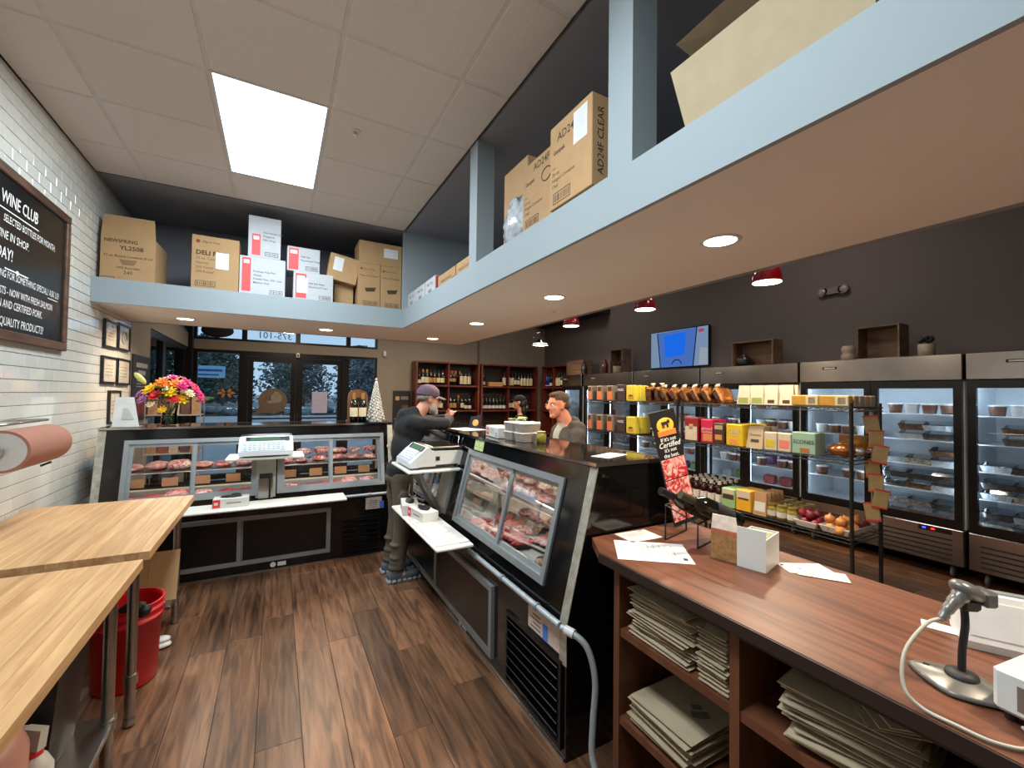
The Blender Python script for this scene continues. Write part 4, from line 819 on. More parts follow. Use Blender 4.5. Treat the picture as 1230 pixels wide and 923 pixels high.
for k in range(2):
    o = thing('wine_bottle', ['dark wine bottle with grey foil lying in the wire rack', 'dark wine bottle with a cork top lying in the wire rack'][k], 'bottle', (1.675+.02*k, 1.20-.085*k, 1.035), group='bottles in the wire rack'); o.rotation_euler = (0, radians(-66), radians(-14))
    me = bottle(MB()).build('glass', GRN, o); MB().cyl((0,0,.235),(0,0,.302),.0165,n=12).build('foil', FOIL if k == 0 else mat('olive_foil', (58, 56, 36), .4), o); MB().cyl((0,0,.05),(0,0,.14),.0376,n=16,caps=False).build('wine_label', INK, o)
# tall beef sign on an easel
sg = thing('beef_sign', 'tall black counter sign with yellow beef emblem above photos of marbled steak', 'sign', (1.735, 1.40, .946), rot=(radians(-6), radians(-11), radians(-8)))
MB().rbox(-.075, -.003, 0, .075, .003, .55, .002).build('board', mat('sign_black', (30, 29, 30), .4), sg)
sm_ = meatm('sign_steak', (190, 30, 36), (236, 190, 180), 26, .5)
for k in range(3): MB().rbox(-.07, -.0045, .02+.10*k, .07, -.003, .115+.10*k, .006).build('steak_photo', sm_, sg)
ylw = mat('emblem_yellow', (232, 178, 60), .5); MB().ell((0, -.0035, .475), (.052, .0015, .038), 20, 8).build('emblem', ylw, sg); e_ = MB(); e_.rbox(-.055, -.006, .425, .055, -.0035, .452, .002); e_.build('emblem_band', mat('emblem_orange', (206, 120, 60), .5), sg)
cow = MB(); cow.box(-.022, -.0062, .478, .016, -.005, .494); cow.box(.014, -.0062, .484, .028, -.005, .500); 
for x in (-.02, -.012, .006, .012): cow.box(x, -.0062, .464, x+.005, -.005, .479)
cow.build('cow_print', INK, sg)
for k, (s_, sz) in enumerate((('If it\'s not', .026), ('Certified', .036), ('it\'s not', .026), ('the best.', .026))): text(s_, sz, CHALK, sg, (0, -.0036, .408-.026*k), shear=.3 if k == 1 else 0, bold=.01)
MB().tube([(0, .003, .25), (0, .045, -.0)], .004, 6).build('easel_leg', BLACKM, sg)
# kraft bag box and white box with flap
kb = thing('pretzel_box', 'small open carton with woven brown pattern beside the white box', 'box', (1.50, 1.04, .931), radians(-76)); 
MB().box(-.05, -.0, 0, .05, .045, .10).build('carton_body', mat('woven_brown', (150, 110, 62), .7, var=.35, scale=60), kb); MB().hexa([(-.05,.0,.10),(.05,.0,.10),(.05,.003,.10),(-.05,.003,.10),(-.05,.015,.165),(.035,.015,.165),(.035,.018,.165),(-.05,.018,.165)]).build('flap', mat('pale_print', (206, 190, 176), .7, var=.15, scale=40), kb)
MB().box(-.05, -.001, .10, .05, .0, .115).build('print_band', mat('rust_print', (170, 96, 70), .7, var=.2, scale=50), kb)
wbx = thing('white_box', 'small white open box with its flap standing up on the counter', 'box', (1.499, .989, .931), radians(-76))
b = MB(); t = .003; b.box(0,0,0,.096,.15,t); b.box(0,0,t,.096,t,.115); b.box(0,.15-t,t,.096,.15,.115); b.box(0,t,t,t,.15-t,.115); b.box(.096-t,t,t,.096,.15-t,.115); b.build('box_body', WHITE, wbx)
MB().box(0, -.0, .115, .096, .003, .145).build('flap', WHITE, wbx); 
for k in range(6): MB().box(.01, .02+.02*k, .06, .086, .022+.02*k, .122-.004*(k % 3)).build('card', mat('pale_yellow_card', (226, 222, 180), .7), wbx)
# barcode scanner on gooseneck stand
SC = mat('scanner_grey', (104, 102, 98), .3, .3, var=.05); sc = thing('barcode_scanner', 'grey handheld barcode scanner on a gooseneck stand with oval base', 'scanner', (1.315, .351, .931), radians(-35))
b = MB(); b.lathe([(0, .0), (.078, .0), (.083, .005), (.074, .011), (.04, .018), (.022, .024), (0, .024)], n=48); me = b.mesh('base', SC)
for v in me.vertices:
    r = math.hypot(v.co.x, v.co.y)
    if r > .03: k = (abs(v.co.x/r)**1.35+abs(v.co.y/r)**1.35)**(-1/1.35); v.co.x *= k*1.12; v.co.y *= k*.86
put('base', me, sc, rot=(0, 0, radians(-55))); MB().lathe([(.028, .022), (.026, .03), (.012, .034), (0, .034)], n=20).build('base_boss', BLACKM, sc)
for sx in (-.055, .055): MB().box(sx-.008, -.004, .013, sx+.008, .004, .0165).build('slot', BLACKM, sc, rot=(0, 0, radians(-55)))
MB().tube(curve_pts([(0,0,.03),(.002,0,.08),(.008,.0,.13),(.015,.01,.165)], 6), .007, 10).build('gooseneck', BLACKM, sc)
HM = Matrix.Translation((.015, .01, .168)) @ Matrix.Scale(.68, 4) @ Matrix.Translation((-.015, -.01, -.165))
MB(HM).rbox(-.012, -.02, .155, .05, .035, .20, .012).build('cradle', BLACKM, sc)
MB(HM).tube(curve_pts([(-.075,-.02,.135),(-.05,-.014,.165),(-.02,-.006,.19),(.005,.0,.208)], 5), [.013]*4+[.016]*4+[.02]*4+[.024]*4, 14).build('handle', SC, sc)
b = MB(HM); b.ell((.022, .006, .215), (.052, .038, .026), 20, 12, M=Matrix.Rotation(.5, 3, 'Y')); b.build('scanner_head', SC, sc)
MB(HM).rbox(.045, -.03, .175, .085, .035, .225, .008).build('nose_cover', mat('scanner_nose', (88, 88, 88), .3, .3), sc)
MB(HM).ell((.01, .005, .238), (.008, .006, .003), 8, 5).build('status_light', emat('green_led', (60, 255, 90), 2), sc)
cbw = thing('scanner_cable', 'pale grey cable looping from the scanner along the counter edge', 'cable', (1.30, .35, .931))
MB().tube(curve_pts([(-.026,.017,.148),(-.06,.035,.135),(-.122,.05,.086),(-.158,.04,.03),(-.161,.01,.006),(-.160,-.04,.0045),(-.155,-.085,.0045),(-.125,-.118,.0045),(-.08,-.118,.0045),(-.055,-.10,.0045)], 8), .0036, 8).build('cord', mat('cable_grey', (168, 164, 152), .5), cbw); MB().cyl((-.032,.020,.146),(-.018,.013,.153),.0062,n=8).build('strain_relief', MATS['cable_grey'], cbw)
# white payment terminal, printer
pt = thing('payment_terminal', 'white sloped payment terminal behind the barcode scanner', 'terminal', (1.63, .34, .931), radians(-62))
MB().prism([(-.06, 0), (.07, 0), (.075, .02), (.0, .135), (-.03, .13), (-.065, .02)], 'x', -.10, .12).build('shell', WHITE, pt); MB().hexa([(-.09,-.062,.035),(.11,-.062,.035),(.11,-.058,.035),(-.09,-.058,.035),(-.09,-.038,.115),(.11,-.038,.115),(.11,-.034,.115),(-.09,-.034,.115)]).build('panel', mat('pale_grey_panel', (206, 206, 204), .4), pt); MB().box(-.10, -.02, .128, .12, -.0, .136).build('edge_strip', ALU, pt)
pr = thing('receipt_printer', 'white cube receipt printer with a dark side window at the counter end', 'printer', (1.30, .20, .945), radians(-8))
MB().rbox(-.06, -.16, 0, .12, .085, .085, .008).build('shell', WHITE, pr); MB().rbox(-.03, -.162, .02, .10, -.158, .06, .002).build('side_window', BLACK, pr); MB().box(-.0605, -.10, .015, -.0595, .05, .062).build('front_window', mat('taupe_window', (120, 104, 98), .3), pr); MB().cyl((.03,-.03,.085),(.03,-.03,.115),.028,n=16).build('paper_spool', PAPER, pr)
for sx in (-.04, .1):
    for y in (-.14, .065): MB().cyl((sx, y, -.014), (sx, y, 0), .01, n=8).build('foot', BLACKM, pr)
# ================================================================== FRIDGES ALONG THE RIGHT WALL
FX = 5.13
HDR = mat('fridge_steel', (160, 154, 150), .22, 1, var=.30, scale=1.6); FIN = mat('fridge_interior', (226, 232, 236), .4, 0, var=.04); FRBLK = mat('fridge_black', (10, 10, 11), .25); FGL = glass('fridge_glass', (.94, .96, .97), 1.4, 0, .7)  # header steel: broad tone variation stands in for streaky reflections
FLED = emat('fridge_led', (214, 234, 255), FRIDGE_E); WIRE = mat('grey_wire_shelf', (190, 196, 200), .35, .6)
def fridge(label, y0, y1, ndoor=2):
    o = thing('glass_door_fridge', label, 'fridge', (FX, y0, 0), 0, 'glass-door fridges'); L = y1-y0; D = .70
    c = MB(); c.box(.05, .004, .44, D, .03, 1.72); c.box(.05, L-.03, .44, D, L-.004, 1.72); c.box(D-.03, .03, .44, D, L-.03, 1.72); c.box(.05, .03, .44, D-.03, L-.03, .47); c.box(.05, .03, 1.69, D-.03, L-.03, 1.72); c.build('cabinet', FIN, o)
    MB().rbox(.0, .004, 1.726, D, L-.004, 1.955, .006).build('header', HDR, o); MB().box(-.003, L*.72, 1.86, 0, L*.72+.13, 1.885).build('name_plate', INK, o); MB().box(-.0036, L*.72+.015, 1.867, -.003, L*.72+.115, 1.878).build('nameplate_script', mat('steel_letter', (190, 190, 190), .3, .6), o)
    MB().box(.03, .004, .13, D, L-.004, .435).build('plinth', BLACKM, o); gr = MB().rbox(.0, .01, .13, .03, L-.01, .435, .004).build('grille', HDR, o)
    for k in range(5):
        for (a, c_) in ((.08, L*.46), (L*.54, L-.08)): MB().box(-.0015, a, .165+.042*k, .001, c_, .178+.042*k).build('louvre', BLACKM, gr)
    MB().box(-.002, .08, .385, 0, .30, .425).build('control_panel', BLACK, gr); MB().box(-.004, .19, .40, -.002, .215, .412).build('red_digits', emat('red_digit', (255, 40, 50), 4), gr); MB().box(-.004, .25, .40, -.002, .275, .412).build('blue_digits', emat('blue_digit', (60, 70, 255), 4), gr)
    w_ = (L-.02)/ndoor
    for k in range(ndoor):
        a, e = .01+k*w_, .01+(k+1)*w_; b = MB(); s_ = .055
        b.box(.005, a+.003, .445, .05, a+s_, 1.72); b.box(.005, e-s_, .445, .05, e-.003, 1.72); b.box(.005, a+s_, .445, .05, e-s_, .51); b.box(.005, a+s_, 1.655, .05, e-s_, 1.72); d_ = b.build('glass_door', FRBLK, o)
        MB().box(.02, a+s_, .51, .026, e-s_, 1.655).build('pane', FGL, d_); MB().rbox(-.02, e-.04 if k == 0 and ndoor > 1 else a+.02, .9, .005, (e-.04 if k == 0 and ndoor > 1 else a+.02)+.02, 1.3, .006).build('handle', FRBLK, d_)
        for q in (a+s_-.012, e-s_+.006): MB().box(.056, q, .52, .062, q+.006, 1.65).build('led_strip', FLED, o)
        MB().box(.08, a+.05, 1.672, .09, e-.05, 1.682).build('led_strip', FLED, o)  # horizontal top strip added to brighten the cabinet interior
        for z in (.475, .72, .95, 1.18, 1.42):
            if z > .5: sh = MB().rbox(.09, a+.03, z-.008, D-.05, e-.03, z, .002).build('shelf', WIRE, o)
    for (y, x) in ((.1, .1), (L-.1, .1), (.1, D-.1), (L-.1, D-.1)):
        cs = MB().lathe([(.0, -.012), (.045, -.012), (.055, 0), (.045, .012), (0, .012)], n=18).build('caster', mat('caster_grey', (96, 96, 96), .5), o, loc=(x, y, .056), rot=(pi/2, 0, 0)); MB().box(-.02, .056, -.02, .02, .074, .02).build('caster_fork', STEEL, cs)
    return o
for i, (y0, y1, lb_) in enumerate(((.02, 1.328, 'glass-door fridge of clear clamshells, behind the barcode scanner'), (1.338, 2.644, 'glass-door fridge with the end of the wire rack in front'), (2.654, 3.93, 'glass-door fridge behind the bread and crackers'), (3.94, 5.198, 'glass-door fridge under the television'), (5.208, 6.508, 'glass-door fridge behind the slim snack boxes'))): fridge(lb_, y0, y1)
fridge('single glass-door fridge beside the wine shelves', 6.56, 7.20, 1)
# ---- containers in the fridges
SHZ = (.472, .721, .951, 1.181, 1.421)
shellm = mat('clear_clamshell', (176, 186, 192), .18, var=.25, scale=30, spec=.8); lidm = mat('frosted_lid', (206, 214, 218), .2, var=.2, scale=40)
def clam_meshes(w_, d, h):
    b = MB(); V = []
    n = 16
    b.hexa([(-d*.42,-w_*.42,0),(d*.42,-w_*.42,0),(d*.42,w_*.42,0),(-d*.42,w_*.42,0),(-d*.5,-w_*.5,h*.6),(d*.5,-w_*.5,h*.6),(d*.5,w_*.5,h*.6),(-d*.5,w_*.5,h*.6)])
    for k in range(8):
        y = -w_*.4+w_*.8*(k+.5)/8; b.hexa([(-d*.435,y-.004,.004),(-d*.42,y-.004,.004),(-d*.42,y+.004,.004),(-d*.435,y+.004,.004),(-d*.515,y-.004,h*.55),(-d*.49,y-.004,h*.55),(-d*.49,y+.004,h*.55),(-d*.515,y+.004,h*.55)])
    base = b.mesh('base', shellm); b = MB(); b.rbox(-d*.52, -w_*.52, h*.6, d*.52, w_*.52, h*.66, .004); b.hexa([(-d*.46,-w_*.46,h*.66),(d*.46,-w_*.46,h*.66),(d*.46,w_*.46,h*.66),(-d*.46,w_*.46,h*.66),(-d*.38,-w_*.38,h),(d*.38,-w_*.38,h),(d*.38,w_*.38,h),(-d*.38,w_*.38,h)])
    return base, b.mesh('lid', lidm)
CLB, CLL = clam_meshes(.19, .17, .085); CLL.materials[0] = glass('clear_lid', (.86, .9, .92), 1.5, .06); CLV = [CLB]
for n_, c_ in (('food_brown', (104, 78, 60)), ('food_dark', (66, 64, 62)), ('food_pale', (168, 160, 146))): q_ = CLB.copy(); q_.materials[0] = mat('tray_'+n_, c_, .15, var=.6, scale=45, spec=.8); CLV.append(q_)
def clam(x, y, z, label, group):
    o = thing('clamshell_tray', label, 'food tray', (x, y, z), random.uniform(-.06, .06), group); put('base', CLV[random.randrange(4)], o); put('lid', CLL, o); return o
rg = random.Random(11)
for (f, lab) in (((.02, 1.328), 'clear clamshell tray in the fridge behind the barcode scanner'), ((1.338, 2.644), 'clear clamshell tray in the fridge beside the hanging seed packets')):
    L = f[1]-f[0]
    for k in range(2):
        a = f[0]+.01+k*(L-.02)/2; e = a+(L-.02)/2
        if f[0] < 1 and k == 0: continue
        if f[0] > 1 and k == 1: continue
        for si in range(4):
            for q in range(2 if si == 3 else 3):
                y = a+.15+.168*q*1.05+(.0 if si != 3 else .05)
                for st in range((2, 2, 1, 2)[si] if q else 2): clam(FX+.19, y, SHZ[si]+.0865*st, lab + (', bottom', ', second shelf', ', third shelf', ', fourth shelf')[si], 'clamshells, fridge from %.0f, shelf %d' % (f[0], si))
tubw = mat('white_deli_tub', (206, 210, 212), .4); tubb = mat('brown_contents', (112, 74, 56), .5, var=.3, scale=30)
tb = MB(); tb.lathe([(0,0),(.045,0),(.055,.08)],n=16); tb.k = 1; tb.lathe([(.055,.08),(.059,.08),(.059,.094),(0,.094)],n=16); TUBA = tb.mesh('deli_tub', [tubb, tubw]); tb = MB(); tb.lathe([(0,0),(.045,0),(.055,.08)],n=16); tb.k = 1; tb.lathe([(.055,.08),(.059,.08),(.059,.094),(0,.094)],n=16); TUBB = tb.mesh('deli_tub', [tubw, lidm])
for f, dr in (((.02, 1.328), (1,)), ((1.338, 2.644), (0, 1)), ((2.654, 3.93), (0, 1)), ((3.94, 5.198), (0, 1))):
    L = f[1]-f[0]
    for k in dr:
        a = f[0]+.01+k*(L-.02)/2
        for si in ((4,) if f[0] < 1.4 and k == (1 if f[0] < 1 else 0) else (1, 2, 3, 4)):
            for q in range(4):
                if rg.random() < .15: continue
                o = put('deli_tub', TUBA if (q+si) % 3 else TUBB, None, (FX+.17, a+.13+.125*q, SHZ[si])); tag(o, 'small lidded deli tub in the fridge ' + {0: 'behind the barcode scanner', 1: 'beside the hanging seed packets', 2: 'behind the bread and crackers', 3: 'under the television'}[int(f[0]/1.3)] + (' left door' if False else ''), 'deli tub', 'tubs in fridge %d' % int(f[0]/1.3))
pkm = [mat('pack_green', (84, 120, 76), .4, var=.3), mat('pack_grey', (150, 160, 168), .3, var=.2), mat('pack_red', (150, 60, 56), .4, var=.3), mat('pack_violet', (110, 84, 130), .4, var=.3)]
pm = [MB().rbox(-.05, -.07, 0, .05, .07, .11, .02).mesh('food_pack', m_) for m_ in pkm]
for f in ((2.654, 3.93), (3.94, 5.198), (5.208, 6.508), (6.56, 7.20)):
    for si in range(5):
        y = f[0]+.14
        while y < f[1]-.1:
            if rg.random() < .8 and abs((y-f[0])-(f[1]-f[0])/2) > .1:
                o = put('food_pack', pm[rg.randrange(4)], None, (FX+.36, y, SHZ[si] if si else .471)); tag(o, 'wrapped food pack in the fridge ' + ('behind the bread and crackers' if f[0] < 3 else 'under the television' if f[0] < 5 else 'behind the slim snack boxes' if f[0] < 6.5 else 'beside the wine shelves'), 'food pack', 'packs in fridge at %d' % int(f[0]))
            y += .19
# ---- on top of the fridges
crw = wood('crate_wood', (78, 56, 42), (116, 88, 66), 'Y', 8, 8, .6, .1)
def crate(label, y0, y1, h, d=.22, x=5.42):
    o = thing('wooden_crate', label, 'crate', (x, (y0+y1)/2, 1.956), 0, 'crates on the fridges'); hy = (y1-y0)/2; t = .015
    for nm, q in (('back', (d-t, -hy, 0, d, hy, h)), ('side', (0, -hy, 0, d-t, -hy+t, h)), ('side', (0, hy-t, 0, d-t, hy, h)), ('top', (0, -hy+t, h-t, d-t, hy-t, h)), ('bottom', (0, -hy+t, 0, d-t, hy-t, t))): MB().box(*q).build(nm, crw, o)
    return o
crate('open wooden crate on its side above the fridge with bread', 3.10, 3.65, .34); crate('open wooden crate between two pale jars above the fridge', 1.86, 2.22, .36); crate('narrow upright wooden crate beside a white pot above the fridge', 5.76, 6.08, .45)
o = thing('wooden_crate', 'closed wooden crate on the single fridge beside a dark jug', 'crate', (5.42, 7.0, 1.956), 0, 'crates on the fridges'); 
MB().rbox(0, -.12, 0, .24, .42, .32, .004).build('box_body', crw, o)
for k in range(3): MB().box(-.006, -.12, .03+.1*k, 0, .42, .10+.1*k).build('plank', crw, o)
def jar(name, label, y, prof, m, top=None, x=5.36):
    o = thing(name, label, 'jar', (x, y, 1.956)); MB().lathe(prof, n=18).build('vessel', m, o)
    if top: top(o)
    else: MB().lathe([(prof[-1][0]*.9, prof[-1][1]-.001), (0, prof[-1][1]-.001)], n=18).build('opening', BLACKM, o)
    return o
pale = mat('pale_stoneware', (138, 126, 112), .6, var=.15); dkj = mat('dark_stoneware', (30, 26, 28), .3)
jar('stone_jar', 'pale waisted stone jar beside the open crate', 2.27, [(0,0),(.06,0),(.065,.06),(.05,.085),(.06,.10),(.062,.14),(.05,.16)], pale)
def plant(o):
    b = MB()
    for k in range(9): a = k*.7; b.ell((.04*cos(a), .04*sin(a), .15+.015*(k % 3)), (.035, .018, .02), 8, 5, .2, k)
    b.build('foliage', mat('dark_foliage', (26, 30, 24), .7), o)
jar('plant_pot', 'pale cylindrical pot with a small dark plant on the fridge', 1.64, [(0,0),(.06,0),(.064,.12),(.055,.12),(.05,.10)], pale, plant)
jar('round_jug', 'round dark jug inside the open wooden crate', 3.53, [(0,.02),(.05,.02),(.095,.07),(.09,.12),(.04,.15),(.035,.17)], dkj, x=5.50)
jar('wine_jug', 'dark shouldered jug beside the closed wooden crate', 6.76, [(0,0),(.06,0),(.062,.16),(.03,.21),(.028,.25),(.036,.25)], dkj); jar('red_bottle_vase', 'dark red bottle vase beside the narrow crate', 6.15, [(0,0),(.06,0),(.062,.17),(.05,.20),(.025,.23),(.03,.27)], mat('oxblood', (70, 24, 22), .3)); jar('white_pot', 'short white pot beside the narrow crate', 5.82, [(0,0),(.07,0),(.075,.11),(.08,.13)], pale, plant)
# ---- television
tv = thing('television', 'wall television showing a blue handheld device screen above the fridges', 'television', (5.83, 4.875, 2.035), rot=(0, 0, 0))
MB().rbox(-.02, -.585, 0, .03, .585, .64, .006).build('bezel', BLACK, tv); MB().box(.03, -.2, .15, .05, .2, .45).build('wall_mount', BLACKM, tv)
def scr(name, c, s, pts, x=-.0212):
    b = MB(); b.prism([(p, q) for p, q in pts], 'x', x, x+.0006); return b.build(name, emat('screen_'+name, c, s), tv)
scr('picture', (150, 178, 214), .6, [(-.572, .014), (.572, .014), (.572, .626), (-.572, .626)], -.0206)
scr('handset', (84, 128, 214), .7, [(-.29, .014), (.35, .014), (.42, .61), (-.36, .626)], -.0212); scr('blue_field', (30, 110, 240), .9, [(-.14, .21), (.26, .18), (.28, .55), (-.16, .58)], -.0218)
scr('outline_left', (20, 24, 60), .5, [(.35, .014), (.37, .014), (.44, .61), (.42, .61)], -.0222); scr('outline_right', (20, 24, 60), .5, [(-.31, .014), (-.29, .014), (-.36, .626), (-.38, .626)], -.0222)
b = MB(); b.tube([(-.022, .02+.09*cos(a), .06+.07*sin(a)) for a in [pi*k/12 for k in range(13)]], .008, 6); b.build('knob_ring', emat('screen_ring', (16, 30, 90), .5), tv); scr('grey_floor', (186, 198, 210), .6, [(-.56, .03), (-.40, .03), (-.43, .30), (-.56, .28)], -.0216); scr('red_tag', (206, 90, 110), .6, [(-.50, .54), (-.40, .54), (-.40, .59), (-.50, .59)], -.0216)
# ---- pendants
def pendant(x, y, z, r, m, label, black=False):
    o = thing('pendant_lamp', label, 'pendant lamp', (x, y, z), 0, 'pendant lamps')
    prof = [(r, 0), (r*1.0, .03), (r*.93, r*.7), (r*.72, r*1.15), (r*.35, r*1.42), (.03, r*1.5)] if not black else [(r, 0), (r*.97, .015), (r*.45, r*.5), (r*.38, r*.62), (.03, r*.75)]
    MB().lathe(prof, n=28).build('lamp_shade', m, o); MB().lathe([(q*.96, w_*.97) for q, w_ in prof], n=28).build('shade_lining', WHITE, o)
    MB().cyl((0, 0, .01), (0, 0, .03), r*.88, n=24).build('bulb', emat('pendant_glow', (255, 232, 190), 7), o); MB().cyl((0, 0, prof[-1][1]), (0, 0, 4.0-z), .004, n=6).build('cord', BLACKM, o)
    MB().tube(curve_pts([(-r*.98, 0, .03), (-r*.99, 0, r*.8), (-r*.6, 0, r*1.4), (0, 0, r*1.6)], 5), .004, 5).build('wire_arm', CHROME, o)
    area('pendant_bulb', (0, 0, .008), r*1.6, PEND_W, (1, .84, .62), parent=o); return o
redm = mat('red_enamel', (150, 16, 28), .2, coat=.5)
for k, y in enumerate((1.99, 3.275, 4.576)): pendant(3.4, y, 2.47, .108, redm, ['red domed pendant lamp near the emergency light', 'red domed pendant lamp beside the television', 'red domed pendant lamp beside the black pendant'][k])
pendant(4.3, 6.74, 2.48, .15, BLACK, 'black conical pendant lamp in front of the wine shelves', True)
for k, (x, y) in enumerate(((2.6, 7.4), (.2, 7.3))): pendant(x, y, 2.85, .14, BLACK, ['added unseen black conical pendant lamp near the shop doors', 'added unseen black conical pendant lamp between the doors and the bulkhead'][k], True)  # two pendants out of view, added for extra light by the doors

# ================================================================== WINE SHELVES
ww = wood('wine_wood', (70, 26, 18), (116, 50, 34), 'Z', 6, 7, .35, .12)
def wine_unit(label, loc, rz, W, cols, zt=2.226):
    o = thing('wine_shelf', label, 'shelf', loc, rz, 'wine shelves'); D = .32; t = .04
    MB().box(0, 0, 0, t, D, zt).build('side_panel', ww, o); MB().box(W-t, 0, 0, W, D, zt).build('side_panel', ww, o); MB().box(t, 0, zt-.03, W-t, D, zt).build('top_panel', ww, o); MB().box(t, D-.012, 0, W-t, D, zt-.03).build('back_panel', mat('wine_back', (34, 20, 18), .6), o)
    for z in (.06, .62, 1.165, 1.70): MB().box(t, 0, z, W-t, D-.012, z+.035).build('shelf_board', ww, o)
    zs = (.095, .655, 1.20, 1.735)
    for c in cols:
        for k in range(4): z1 = (.62, 1.165, 1.70, zt-.03)[k]; MB().box(c-.012, .01, zs[k], c+.012, D-.012, z1).build('partition', ww, o)
    return o
WU = [wine_unit('dark red wooden wine shelf beside the back wall poster', (2.50, 8.65, 0), 0, 1.44, (.72,)), wine_unit('dark red wooden wine shelf in the corner of the back wall', (3.98, 8.65, 0), 0, 1.48, (.70,)), wine_unit('dark red wooden wine shelf on the taupe side wall', (5.54, 8.60, 0), -pi/2, 1.02, (.45,))]
def wine_mesh(cap, lab, glassm, lz=(.05, .15), r=.042, h=.32):
    b = MB(); bottle(b, h, r); b.k = 1; b.cyl((0,0,lz[0]), (0,0,lz[1]), r*1.02, n=12, caps=False); b.k = 2; b.cyl((0,0,h*.80), (0,0,h*1.004), r*.46, n=8); return b.mesh('wine_bottle', [glassm, lab, cap])
GBL = mat('blue_bottle', (24, 40, 120), .1); GBR = mat('brown_bottle', (50, 26, 14), .1); LAB2 = mat('white_wine_label', (214, 210, 204), .6, var=.06); LAB3 = mat('gold_wine_label', (186, 140, 74), .6, var=.2); CAPR = mat('red_foil', (150, 20, 34), .3); CAPG = mat('gold_foil', (190, 140, 70), .3, .4)
WM = dict(a=wine_mesh(FOIL, WLAB, GRN), b=wine_mesh(CAPG, WLAB, GRN, (.04, .16)), c=wine_mesh(CAPR, LAB3, GRN, (.08, .15)), d=wine_mesh(FOIL, WLAB, GRN, (.03, .20)), e=wine_mesh(FOIL, LAB3, GRN, (.05, .15)), f=wine_mesh(FOIL, LAB2, GRN, (.03, .10)), g=wine_mesh(FOIL, LAB2, GBL, (.03, .05)), h=wine_mesh(CAPG, GBR, GBR, (.05, .1)), i=wine_mesh(CAPR, LAB2, GRN, (.12, .19)))
kinds = dict(a='with a cream label', b='with a gold cap and cream label', c='with a red cap and gold label', d='with a tall cream label', e='with a gold label', f='with a low white label', g='of blue glass', h='of plain brown glass', i='with a red cap and high white label')
def row(u, x0, dx, s_, z, depth=.09):
    for k, ch in enumerate(s_):
        if ch == ' ': continue
        p = Matrix.Translation(WU[u].location) @ Matrix.Rotation(WU[u].rotation_euler.z, 4, 'Z') @ Vector((x0+k*dx, depth, z))
        o = put('wine_bottle', WM[ch], None, p); tag(o, 'wine bottle ' + kinds[ch] + (', upper' if z > 1.5 else ', lower') + ' shelf ' + ('beside the poster', 'in the corner', 'on the side wall')[u], 'bottle', 'bottles %s unit %d %s' % (ch, u, 'upper' if z > 1.5 else 'lower'))
ZU, ZL = 1.736, 1.201
row(0, .09, .086, 'fbbeeaa', ZU); row(0, .78, .088, 'cc ddd', ZU); row(0, .80, .088, 'eehaff', ZL); row(0, .40, .088, 'haa', ZL); row(0, .12, .09, 'hh', ZU, .20); row(0, .78, .09, 'hhhh', ZU, .22)
row(1, .09, .088, 'f     d', ZU); row(1, .75, .084, 'ddaadddd', ZU); row(1, .09, .088, 'fffffff', ZL); row(1, .78, .088, 'aa  ff', ZL)
row(2, .09, .088, 'ggf', ZU); row(2, .52, .088, 'ddaae', ZU); row(2, .10, .09, 'aa', ZL); row(2, .52, .09, 'ffe', ZL)
wbx = thing('wine_gift_box', 'pale wooden gift box lying on the corner wine shelf', 'box', (4.36, 8.73, 1.736)); MB().rbox(-.17, -.06, 0, .17, .08, .09, .003).build('box_body', mat('pale_wood', (196, 146, 90), .6, var=.1), wbx); MB().box(-.16, -.062, .035, .16, -.06, .055).build('print_band', mat('box_band', (160, 108, 60), .6), wbx)

# ================================================================== WIRE RACK WITH GROCERIES
PX0, PX1 = 3.70, 4.20; RZ = (.52, 1.10, 1.49)
def wire_rack(label, y0, y1):
    o = thing('wire_rack', label, 'shelf rack', (PX0, y0, 0), 0, 'black wire racks'); L = y1-y0; D = PX1-PX0
    for x in (.02, D-.02):
        for y in (.02, L-.02): p = MB().cyl((x, y, .02), (x, y, 1.52), .0135, n=10).build('post', BLACKM, o); MB().lathe([(.02, 0), (.022, .015), (.012, .025)], (x, y, 0), 10).build('foot', BLACKM, p)
    for z in RZ:
        b = MB(); 
        for (a, c) in (((0, .02), (0, L-.02)), ((D, .02), (D, L-.02))):
            b.cyl((a[0], a[1], z-.006), (c[0], c[1], z-.006), .005, n=6); b.cyl((a[0], a[1], z-.034), (c[0], c[1], z-.034), .004, n=6)
            k = 0; n = int(L/.06)
            for k in range(n): b.cyl((a[0], .02+(L-.04)*k/n, z-.034 if k % 2 else z-.006), (a[0], .02+(L-.04)*(k+1)/n, z-.006 if k % 2 else z-.034), .0025, n=5)
        for y in (.01, L-.01): b.cyl((0, y, z-.006), (D, y, z-.006), .005, n=6); b.cyl((0, y, z-.034), (D, y, z-.034), .004, n=6)
        k = .04
        while k < L-.02: b.cyl((0, k, z-.003), (D, k, z-.003), .0025, n=5); k += .035
        b.build('wire_shelf', BLACKM, o)
    return o
wire_rack('black wire rack holding onions and scones', 1.54, 3.08); wire_rack('black wire rack holding slim snack boxes', 3.10, 4.66)
XF = 3.72
